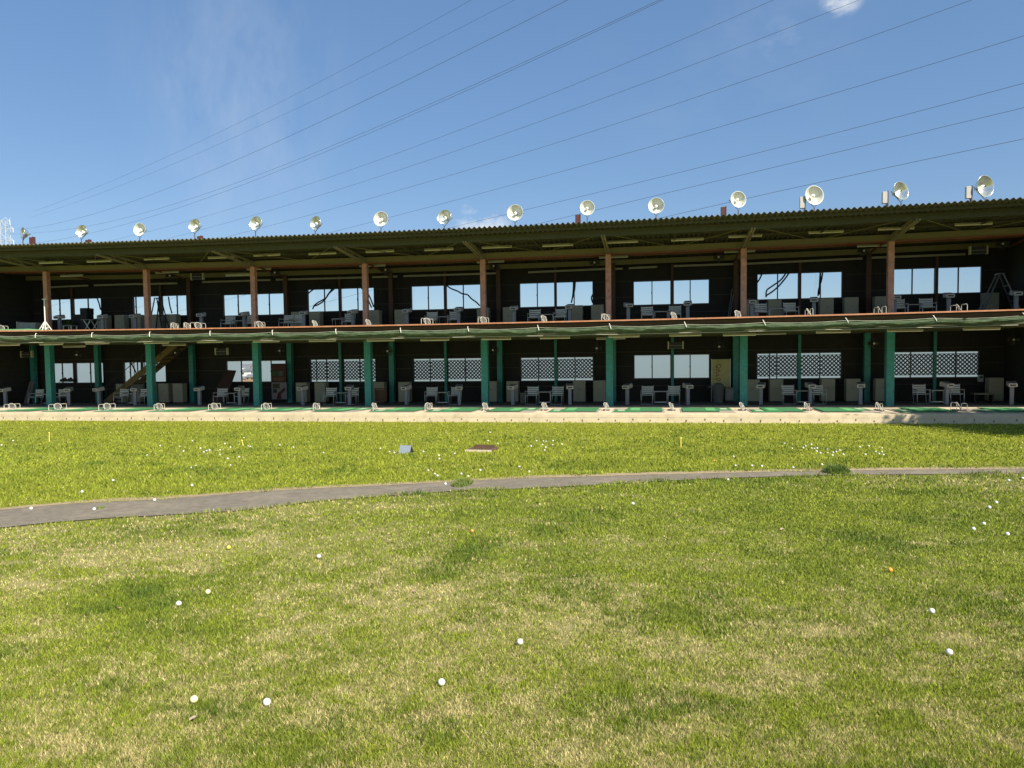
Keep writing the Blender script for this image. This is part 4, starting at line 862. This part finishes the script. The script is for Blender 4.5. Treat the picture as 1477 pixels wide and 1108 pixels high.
# ------------------------------------------------------------------ golf balls
bm_mesh = {}
def ball(x, y, m, label, group='golf balls scattered over the lawn', sink=.009):
    if 640 < y < 690 and group != G0: sink = .019
    if 'me' not in bm_mesh:
        mb = MB(); nlat = 9; prof_ = [(.0214*math.sin(PI*k/nlat), -.0214*math.cos(PI*k/nlat)) for k in range(nlat+1)]; mb.lathe(prof_, 14)
        o = mb.build('golf_ball', ballw); bm_mesh['me'] = o.data; bm_mesh['m'] = {ballw.name: o.data}
    else:
        if m.name not in bm_mesh['m']: q_ = bm_mesh['me'].copy(); q_.materials[0] = m; bm_mesh['m'][m.name] = q_
        o = bpy.data.objects.new('golf_ball', bm_mesh['m'][m.name]); C.objects.link(o)
    c = ground(x, y); o.location = (c.x, c.y, Zg(c.x, c.y)+.0214-sink+.012*(1 if True else 0)); o.rotation_euler = (random.random()*3, random.random()*3, 0); tag(o, label, 'golf ball', group)
G0 = 'golf balls lying on the near lawn'
ball(385, 1019, ballw, 'large white golf ball near the bottom left, right of the cream one', G0)
ball(280, 1015, bally, 'cream coloured golf ball near the bottom left above a dry leaf', G0)
ball(637, 990, ballw, 'white golf ball nearest the bottom centre of the lawn', G0)
ball(750, 931, ballw, 'white golf ball in the straw patch just right of the lawn centre', G0)
ball(1369, 946, ballw, 'large bright white golf ball at the lower right of the lawn', G0)
ball(1344, 886, ballw, 'white golf ball at the right, above the large bright one', G0)
ball(1284, 826, ballo, 'orange golf ball on the green grass at the right', G0)
ball(258, 875, ballw, 'white golf ball at the edge of the dark green patch', G0)
ball(300, 858, bally, 'cream golf ball just up and right of the dark green patch', G0)
ball(460, 806, ballw, 'lone white golf ball between the path and the dry patch', G0)
ball(330, 793, ballyy, 'yellow golf ball on the grass below the path at the left', G0)
ball(681, 769, ballo, 'small orange golf ball half sunk in grass below the path', G0)
ball(913, 729, ballw, 'lone white golf ball below the path right of the centre', G0)
for x_, y_, l_ in ((1404, 766, 'lowest left'), (1419, 758.5, 'middle'), (1427, 734.5, 'second highest'), (1437, 727.5, 'highest'), (1453, 773.5, 'lowest right')): ball(x_, y_, ballw, f'{l_} white golf ball of the five at the right edge below the path', G0)
ball(1455, 695, ballw, 'white golf ball just below the path at the far right', G0); ball(1475, 692, ballw, 'white golf ball at the right picture edge below the path', G0); ball(1050, 694, ballw, 'white golf ball on the lower path edge right of the centre', G0)
ball(45, 736, ballw, 'leftmost white golf ball on the path edge', G0); ball(136, 737, ballw, 'white golf ball on the path edge beside a small weed', G0); ball(223, 723.5, ballw, 'white golf ball on the upper edge of the path at the left', G0); ball(642.5, 700, ballw, 'white golf ball on the dry verge beside the middle grass tuft', G0)
ball(118.5, 711.5, ballw, 'white golf ball on the grass above the left path balls', G0); ball(163.5, 695, ballw, 'white golf ball left of the centre of the left far lawn', G0); ball(277, 702, ballw, 'white golf ball just above the path, right of the path balls', G0); ball(1144, 676.5, ballw, 'white golf ball on the path verge left of the dark grass clump', G0); ball(1185.6, 672, ballw, 'white golf ball just above the dark grass clump', G0)
def Q(cx, cy, sc, lst): return [(cx+a/sc, cy+b/sc+1) for a, b in lst]
s1 = Q(0, 590, 2.954, [(815, 251), (835, 243), (982, 241), (970, 211), (1019, 204), (938, 195), (938, 174), (982, 163), (958, 147), (1035, 152), (1058, 158), (1067, 160), (893, 175), (880, 178), (868, 183), (854, 167), (782, 180), (766, 160), (682, 156), (627, 197), (1040, 124), (820, 137)])
for a in s1: ball(*a, ballw, 'tiny white golf ball in the scatter on the far lawn left of the blue box', 'golf balls scattered on the left far lawn')
s1 = Q(0, 590, 2.954, [(56, 136), (7, 153)]); 
for a in s1: ball(*a, ballw, 'tiny white golf ball on the far lawn at the left edge near the yellow stake', 'golf balls at the left edge of the far lawn')
s1 = Q(0, 590, 2.954, [(1192, 153), (1378, 187), (1250, 163)])+Q(480, 590, 2.954, [(262, 186), (242, 182), (386, 181), (203, 168), (520, 190)])
for a in s1: ball(*a, ballw, 'tiny white golf ball lying in line with the blue box on the far lawn', 'golf balls around the blue box')
s1 = Q(480, 590, 2.954, [(548, 277), (577, 287), (628, 261), (407, 262), (435, 278), (446, 285), (454, 212), (452, 198)])
for a in s1: ball(*a, ballw, 'white golf ball above the middle grass tuft, below blue box and pit', 'golf balls above the middle grass tuft')
s1 = Q(480, 590, 2.954, [(795, 247), (836, 268)]); 
for a in s1: ball(*a, ballw, 'white golf ball of the pair above the path right of the middle tuft', 'pair of golf balls right of the middle tuft')
s1 = Q(480, 590, 2.954, [(845, 158), (832, 160), (893, 152), (907, 163), (903, 175), (909, 140), (897, 139), (937, 153), (938, 136), (976, 150), (868, 137), (703, 147), (661, 137), (670, 100)])
for a in s1: ball(*a, ballw, 'tiny white golf ball in the group right of and behind the open pit', 'golf balls behind the open pit')
s1 = Q(970, 560, 2.913, [(258, 288), (264, 326), (334, 326), (375, 328)])
for a in s1: ball(*a, ballw, 'white golf ball of the four just above the path near the right stake', 'four golf balls above the path on the right')
s1 = Q(970, 560, 2.913, [(502, 253), (549, 250), (560, 243), (583, 236), (584, 253), (596, 254), (608, 252), (606, 265), (621, 272), (651, 272), (651, 257), (672, 282), (675, 270), (688, 267), (702, 261), (718, 279), (470, 232)])
for a in s1: ball(*a, ballw, 'tiny white golf ball in the dense cluster above the dark grass clump', 'golf balls clustered above the dark grass clump')
s1 = Q(970, 560, 2.913, [(811, 279), (825, 243), (853, 268), (868, 276), (886, 280), (880, 268), (880, 252), (787, 247)])
for a in s1: ball(*a, ballw, 'tiny white golf ball in the small cluster right of the dense one', 'golf balls in the small right cluster')
# things lying on the lawn
def leaf(x, y, s_, m, label):
    c = ground(x, y); pts = [(-1, 0, 0), (-.5, .35, .15), (.1, .45, .1), (.7, .25, .22), (1.1, 0, .1), (.6, -.3, .3), (0, -.42, .2), (-.6, -.3, .25)]
    vs = [(0, 0, .05)]+pts; o = MB().add([(a*s_, b*s_, c_*s_) for a, b, c_ in vs], [(0, i, i % 8+1) for i in range(1, 9)]).build('fallen_leaf', m, None, (c.x, c.y, Zg(c.x, c.y)+.02)); o.rotation_euler = (.15, .1, random.random()*6); sd = o.modifiers.new('thickness', 'SOLIDIFY'); sd.thickness = .001; tag(o, label, 'leaf', 'dry leaves on the lawn')
leafp = mat('pale_leaf', (.40, .30, .22), .8, var=.25, scale=40)
leaf(278, 1042, .03, leafp, 'pale brown leaf below the cream golf ball at the bottom left'); leaf(1128, 766, .045, leafp, 'pinkish dry leaf on the green grass right of the centre'); leaf(597, 856, .028, leafm, 'reddish leaf in the straw patch left of the centre'); leaf(173, 881, .025, leafm, 'small brown leaf beside the dark green patch'); leaf(1031, 666, .05, mat('orange_leaf', (.7, .32, .08), .8), 'orange leaf on the far lawn near the right yellow stake'); leaf(828, 834, .022, leafp, 'small pale leaf on the green grass near the lawn centre')
c = ground(583, 654); t = thing('marker_box', 'pale blue wedge shaped box on the far lawn left of the pit', 'marker box', (c.x, c.y+.1, Zg(c.x, c.y)), -.05)
w_ = 9.2*(c.y-CAM.y)/F; h_ = .17
MB().add([(-w_, -.10, 0), (w_, -.10, 0), (w_, .02, h_), (-w_, .02, h_), (-w_, -.09, -.03), (w_, -.09, -.03)], [(0, 1, 2, 3), (4, 5, 1, 0)]).build('sloping_face', bluebox, t)
MB().add([(-w_, -.095, 0), (-w_, .17, 0), (-w_, .02, h_-.004), (w_, -.095, 0), (w_, .17, 0), (w_, .02, h_-.004)], [(0, 2, 1), (3, 4, 5), (1, 2, 5, 4), (0, 1, 4, 3)]).build('body', blackm, t)
c = ground(695, 650); t = thing('drain_pit', 'open dark rectangular pit with a rusty rim on the far lawn', 'drain', (c.x, c.y, Zg(c.x, c.y)), -.05); w_ = 16.5*(c.y-CAM.y)/F
for a in ((-w_-.05, w_+.05, -.32, -.27, 0, .05), (-w_-.05, w_+.05, .27, .32, 0, .055), (-w_-.05, -w_, -.27, .27, 0, .05), (w_, w_+.05, -.27, .27, 0, .05)): MB().box(*a).build('rim', concrete if a[2] < -.3 else rustm, t)
MB().box(-w_, w_, -.27, .27, -.02, .018).build('floor', blackm, t); MB().box(-w_+.02, w_-.02, .24, .268, .02, .11).build('back_board', rustm, t)
for k in range(6): xx = -w_+.05+k*(2*w_-.1)/5; MB().box(xx-.008, xx+.008, -.26, .23, .03, .045).build('grate_bar', rustm, t)
for x_, y0_, y1_, lab, tl in ((71, 637, 622, 'thin yellow stake in the far lawn at the left', .05), (982, 646.5, 632, 'thin yellow stake in the far lawn right of the centre', 0), (350.5, 643, 634, 'short yellow stake among the balls on the left far lawn', -.2)):
    c = ground(x_, y0_); h_ = (y0_-y1_)*(c.y-CAM.y)/F; t = thing('yellow_stake', lab, 'stake', (c.x, c.y, Zg(c.x, c.y))); t.rotation_euler.y = tl
    MB().tube([(0, 0, -.05), (0, 0, h_)], .016, 6, r2=.012).build('rod', yellowp, t); MB().lathe([(.019, h_-.02), (.019, h_+.006), (0, h_+.012)], 8).build('tip', yellowp, t)
# ------------------------------------------------------------------ trees
def tree(label, X, Y, Z0, Ht, R, nclump, nleaf, ls, name='broadleaf_tree', trunk=.2, low=.35):
    t = thing(name, label, 'tree', (X, Y, Z0)); mb = MB(); mb.tube([(0, 0, -.3), (.05, .03, Ht*.25), (-.04, .08, Ht*.55), (.05, 0, Ht*.9)], trunk, 9, r2=trunk*.2)
    cl = []
    for k in range(nclump):
        a = random.uniform(0, 2*PI); u = random.uniform(low, 1); rr = R*(math.sin(PI*min(1, (u-low)/(1-low)*.85+.12)))*random.uniform(.25, 1); c = Vector((rr*math.cos(a), rr*math.sin(a), Ht*u)); cl.append(c)
        if k % 3 == 0: s_ = Vector((0, .05, Ht*max(.2, u-.25))); mb.tube([s_, s_*.5+c*.5+Vector((0, 0, .1)), c], trunk*.25, 6, r2=trunk*.06)
    mb.build('trunk', barkm, t)
    P = []
    for k in range(nleaf):
        c = cl[k % len(cl)]; g_ = rng.normal(0, 1, 3); q_ = c+Vector(g_)*(R*.17); P.append(q_)
    P = np.array([tuple(p_) for p_ in P]); n_ = len(P); d1 = rng.normal(0, 1, (n_, 3)); d1 /= np.linalg.norm(d1, axis=1)[:, None]; d2 = np.cross(d1, rng.normal(0, 1, (n_, 3))); d2 /= np.linalg.norm(d2, axis=1)[:, None]; s_ = ls*(.6+.8*rng.random((n_, 1)))
    V_ = np.stack([P-d1*s_, P+d2*s_*.45, P+d1*s_, P-d2*s_*.45], 1).reshape(-1, 3); mb = MB(); mb.add(V_.tolist(), [(4*i, 4*i+1, 4*i+2, 4*i+3) for i in range(n_)]); mb.build('crown', foliagem, t); return t
tree('leafy tree right of the building whose shade falls on the last tees', 44.7, -10.2, -.4, 8.6, 3.3, 60, 26000, .13)
p = atY(2, 545, 1.0); q_ = atY(3, 545, 6)
tree('leafy bush seen through the doorway at the left end', q_.x-1.0, 4.6, -.6, 3.4, 1.9, 40, 6000, .09, 'leafy_bush', .08, .12)
tree('second leafy bush behind the doorway bush', q_.x-5.2, 5.4, -.6, 4.0, 2.2, 40, 5000, .10, 'leafy_bush', .08, .12)
# ------------------------------------------------------------------ houses of the town seen through the open lower window
def house(label, x, y, Y, w_, d_, h_, mw, rh=1.6):
    p = atY(x, y, Y); zb = p.z; t = thing('distant_house', label, 'house', (p.x, Y, zb), random.uniform(-.4, .4), 'houses of the town below')
    MB().box(-w_/2, w_/2, -d_/2, d_/2, -8, h_).build('wall', mw, t); e_ = .4
    MB().add([(-w_/2-e_, -d_/2-e_, h_), (w_/2+e_, -d_/2-e_, h_), (w_/2+e_, d_/2+e_, h_), (-w_/2-e_, d_/2+e_, h_), (-w_/2-e_, 0, h_+rh), (w_/2+e_, 0, h_+rh)], [(0, 1, 5, 4), (2, 3, 4, 5), (0, 4, 3), (1, 2, 5), (3, 2, 1, 0)]).build('roof', roofg, t)
    for k in range(3):
        xx = -w_/2+w_*(k+.5)/3; f_ = MB().box(xx-.5, xx+.5, -d_/2-.05, -d_/2-.005, h_*.45, h_*.8).build('window', frame_dk, t)
house('brown house with grey roof nearest behind the open window', 368, 549.5, 380, 8, 8, 2.2, houseb, 1.8); house('long white house behind the open window, middle distance', 364, 541, 520, 15, 9, 3.4, housew, 2.2); house('white house at the left of the open window', 351, 543, 450, 7, 8, 3.2, housew, 1.8)
house('small grey roofed house at the lower left of the open window', 352, 550.5, 400, 7, 8, 1.8, houseb, 1.5); house('far white house high in the open window, left', 353, 534.5, 800, 14, 10, 3.5, housew, 2); house('far brown house in the open window', 359, 533.5, 900, 12, 10, 4, houseb, 2.5); house('far white house high in the open window, right', 367, 532.5, 1000, 16, 10, 4, housew, 2); house('tiny far house at the skyline of the open window', 356, 530, 1400, 24, 12, 4, housew, 3); house('tiny far brown house at the skyline of the open window', 364, 529.5, 1500, 24, 12, 4, houseb, 3)
# ------------------------------------------------------------------ pylon and power lines
PD = 262.; pc = atY(8.5, 350, CAM.y+PD*.88)
t = thing('power_pylon', 'pale lattice power pylon far behind the left end of the roof', 'pylon', (pc.x, pc.y, -20)); pw = 1.05; top = atY(8.5, 321, pc.y).z+20
mb = MB()
for sx in (-1, 1):
    for sy in (-1, 1): mb.bar((sx*pw*1.9, sy*pw*1.9, 0), (sx*pw, sy*pw, top*.55), .2, .2); mb.bar((sx*pw, sy*pw, top*.55), (sx*pw, sy*pw, top), .14, .14)
z = top*.5; k = 0
while z < top-.5:
    sg = 1 if k % 2 else -1
    for a in (-1, 1): mb.bar((-pw*sg, a*pw, z), (pw*sg, a*pw, z+2.2), .08, .08); mb.bar((a*pw, -pw*sg, z), (a*pw, pw*sg, z+2.2), .08, .08); mb.bar((-pw, a*pw, z), (pw, a*pw, z), .08, .08)
    z += 2.2; k += 1
mb.build('lattice_tower', mat('pylon_paint', (.55, .57, .58), .5), t)
for yy, hw in ((319, 2.0), (330, 3.2), (347.5, 3.2)):
    zz = atY(8.5, yy, pc.y).z+20; mb = MB()
    for a in (-pw, pw): mb.bar((-hw, a*.2, zz), (hw, a*.2, zz), .14, .14); mb.bar((-hw, 0, zz), (-pw, a, zz+1.2), .08, .08); mb.bar((hw, 0, zz), (pw, a, zz+1.2), .08, .08)
    mb.build('cross_arm', MATS['pylon_paint'], t)
    for sx in (-1, 1): MB().tube([(sx*hw, 0, zz), (sx*hw, 0, zz-1.4)], .12, 6).build('insulator', whitep, t)
wires = [([(59, 301.5), (101.5, 284.6), (179.4, 253.8), (339, 180), (525, 84), (680, 0)], .045, 9, 'faintest topmost overhead wire, leftmost along the top edge'),
 ([(78.7, 302.4), (224.3, 247.4), (377.7, 180), (561, 92), (742, 0)], .04, 8, 'second faint overhead wire from the top'),
 ([(42.3, 329.5), (217.5, 281), (450, 181.7), (738, 40), (820, 0)], .06, 4, 'third overhead wire from the top, the darkest'),
 ([(51.6, 336), (267.7, 289), (450, 222.3), (552, 180), (738, 97), (952, 0)], .05, 2, 'upper wire of the close pair, fourth from the top'),
 ([(64, 349), (223, 311), (450, 227.2), (562, 180), (738, 101), (957, 0)], .05, 1.6, 'lower wire of the close pair, fifth from the top'),
 ([(84, 363), (213.5, 334), (450, 265), (685.6, 180), (738, 156), (1117, 0)], .042, 0, 'sixth overhead wire from the top'),
 ([(110, 377), (261, 339), (450, 286.5), (740, 188), (1240, 0)], .042, -2, 'seventh overhead wire from the top'),
 ([(150, 388), (343.9, 336.6), (450, 310.6), (740, 225), (1402, 0)], .042, -4, 'eighth overhead wire from the top'),
 ([(250, 394), (489, 332), (700, 278.3), (1000, 193.2), (1477, 52)], .042, -6, 'ninth overhead wire from the top'),
 ([(400, 390), (666, 325), (700, 316), (1000, 244), (1477, 120)], .042, -8, 'tenth overhead wire from the top'),
 ([(500, 390), (785, 320), (1000, 270.4), (1477, 155)], .042, -10, 'eleventh overhead wire from the top'),
 ([(650, 389), (950, 314.2), (1100, 282.5), (1477, 200)], .042, -12, 'lowest overhead wire, twelfth from the top')]
A2 = Vector((pc.x, pc.y)); B2 = Vector((CAM.x+62, CAM.y+75)); D2 = (B2-A2).normalized(); N2 = Vector((-D2.y, D2.x))
for pts, rad, off, lab in wires:
    ss, zz = [], []
    for x_, y_ in pts:
        d = ray(x_, y_); d2 = Vector((d.x, d.y)); o2 = A2+N2*off-Vector((CAM.x, CAM.y)); det = d2.x*(-D2.y)+D2.x*d2.y
        tt = (o2.x*(-D2.y)+D2.x*o2.y)/det; P_ = CAM+d*tt; ss.append((Vector((P_.x, P_.y))-A2-N2*off).dot(D2)); zz.append(P_.z)
    deg = 2 if len(pts) < 5 else 3; pf = np.polyfit(ss, zz, deg); s0, s1 = min(ss), max(ss); ext_ = min(60, .15*(s1-s0))
    ws = np.linspace(min(0, s0), s1+ext_, 110); dpf = np.polyder(pf); zf = lambda s_: float(np.polyval(pf, s_)) if s_ >= s0 else float(np.polyval(pf, s0)+np.polyval(dpf, s0)*(s_-s0)); P3 = [(A2.x+N2.x*off+D2.x*s_, A2.y+N2.y*off+D2.y*s_, zf(s_)) for s_ in ws]; print('wire s0', round(s0, 1), 'z at pylon', round(zf(0), 1))
    tag(MB().tube(P3, rad*.48, 5).build('power_line', wire), lab, 'power line', 'overhead power lines running to the pylon')
# ------------------------------------------------------------------ sun, sky
LD = Vector((-.8, .70, -1.0)).normalized(); el = math.asin(-LD.z); rot = math.atan2(-LD.x, -LD.y)
sd = bpy.data.lights.new('sun', 'SUN'); sd.energy = 4.6; sd.angle = math.radians(.53); sd.color = (1, .93, .80); so = bpy.data.objects.new('sun', sd); C.objects.link(so)
so.rotation_euler = LD.to_track_quat('-Z', 'Y').to_euler(); so.location = (60, -60, 60)
w = bpy.data.worlds.new('World'); bpy.context.scene.world = w; w.use_nodes = True; nt = w.node_tree; N = nt.nodes; L = nt.links; bg = N['Background']
sky = N.new('ShaderNodeTexSky'); sky.sky_type = 'NISHITA'; sky.sun_disc = False; sky.sun_elevation = el; sky.sun_rotation = rot; sky.air_density = 1.0; sky.dust_density = .7; sky.ozone_density = 2.0; sky.altitude = 50
bg.inputs[1].default_value = .085
gm = N.new('ShaderNodeGamma'); gm.inputs[1].default_value = .9; L.new(sky.outputs[0], gm.inputs[0])
skyc = N.new('ShaderNodeHueSaturation'); skyc.inputs['Saturation'].default_value = 1.15; skyc.inputs['Value'].default_value = 1.0; skyc.inputs['Hue'].default_value = .506; L.new(gm.outputs[0], skyc.inputs['Color'])
skyh = N.new('ShaderNodeMix'); skyh.data_type = 'RGBA'; skyh.inputs[0].default_value = .28; L.new(skyc.outputs[0], skyh.inputs[6]); skyh.inputs[7].default_value = (1.35, 2.95, 5.4, 1)
tc = N.new('ShaderNodeTexCoord')
def wisp(px_, py_, size, amt, stretch=(1, 1, 1), sc=6.):
    """a thin cloud: noise inside a soft cone round one direction of the sky"""
    d = ray(px_, py_).normalized(); dt = N.new('ShaderNodeVectorMath'); dt.operation = 'DOT_PRODUCT'; dt.inputs[1].default_value = d; L.new(tc.outputs['Generated'], dt.inputs[0])
    mr = N.new('ShaderNodeMapRange'); mr.inputs[1].default_value = math.cos(size); mr.inputs[2].default_value = 1; mr.interpolation_type = 'SMOOTHSTEP'; L.new(dt.outputs['Value'], mr.inputs[0])
    mp = N.new('ShaderNodeMapping'); mp.inputs['Scale'].default_value = stretch; L.new(tc.outputs['Generated'], mp.inputs[0])
    nz = N.new('ShaderNodeTexNoise'); nz.inputs['Scale'].default_value = sc; nz.inputs['Detail'].default_value = 8; nz.inputs['Roughness'].default_value = .62; L.new(mp.outputs[0], nz.inputs[0])
    m2 = N.new('ShaderNodeMapRange'); m2.inputs[1].default_value = .42; m2.inputs[2].default_value = .78; m2.inputs[4].default_value = amt; L.new(nz.outputs['Fac'], m2.inputs[0])
    mu = N.new('ShaderNodeMath'); mu.operation = 'MULTIPLY'; L.new(mr.outputs[0], mu.inputs[0]); L.new(m2.outputs[0], mu.inputs[1]); return mu.outputs[0]
parts = [wisp(345, 110, .15, .18, (3, 3, .8), 5), wisp(345, 235, .13, .13, (2, 2, 1), 6), wisp(1215, -10, .028, 1.3, (1, 1, 2.2), 26), wisp(1125, 57, .028, .22, (1, 1, 2), 20), wisp(698, 326, .05, 1.7, (1, 1, 2.2), 14), wisp(1050, 30, .2, .07, (1, 1, 2), 8)]
acc = parts[0]
for p_ in parts[1:]:
    ad = N.new('ShaderNodeMath'); ad.operation = 'ADD'; ad.use_clamp = True; L.new(acc, ad.inputs[0]); L.new(p_, ad.inputs[1]); acc = ad.outputs[0]
mx = N.new('ShaderNodeMix'); mx.data_type = 'RGBA'; L.new(acc, mx.inputs[0]); L.new(skyh.outputs[2], mx.inputs[6]); mx.inputs[7].default_value = (6.0, 6.2, 6.4, 1); L.new(mx.outputs[2], bg.inputs[0])
sc_ = bpy.context.scene; sc_.view_settings.view_transform = 'Standard'; sc_.view_settings.look = 'None'; sc_.view_settings.exposure = .78; sc_.view_settings.gamma = 1
sc_.cycles.max_bounces = 8; sc_.cycles.diffuse_bounces = 5; sc_.cycles.transparent_max_bounces = 12
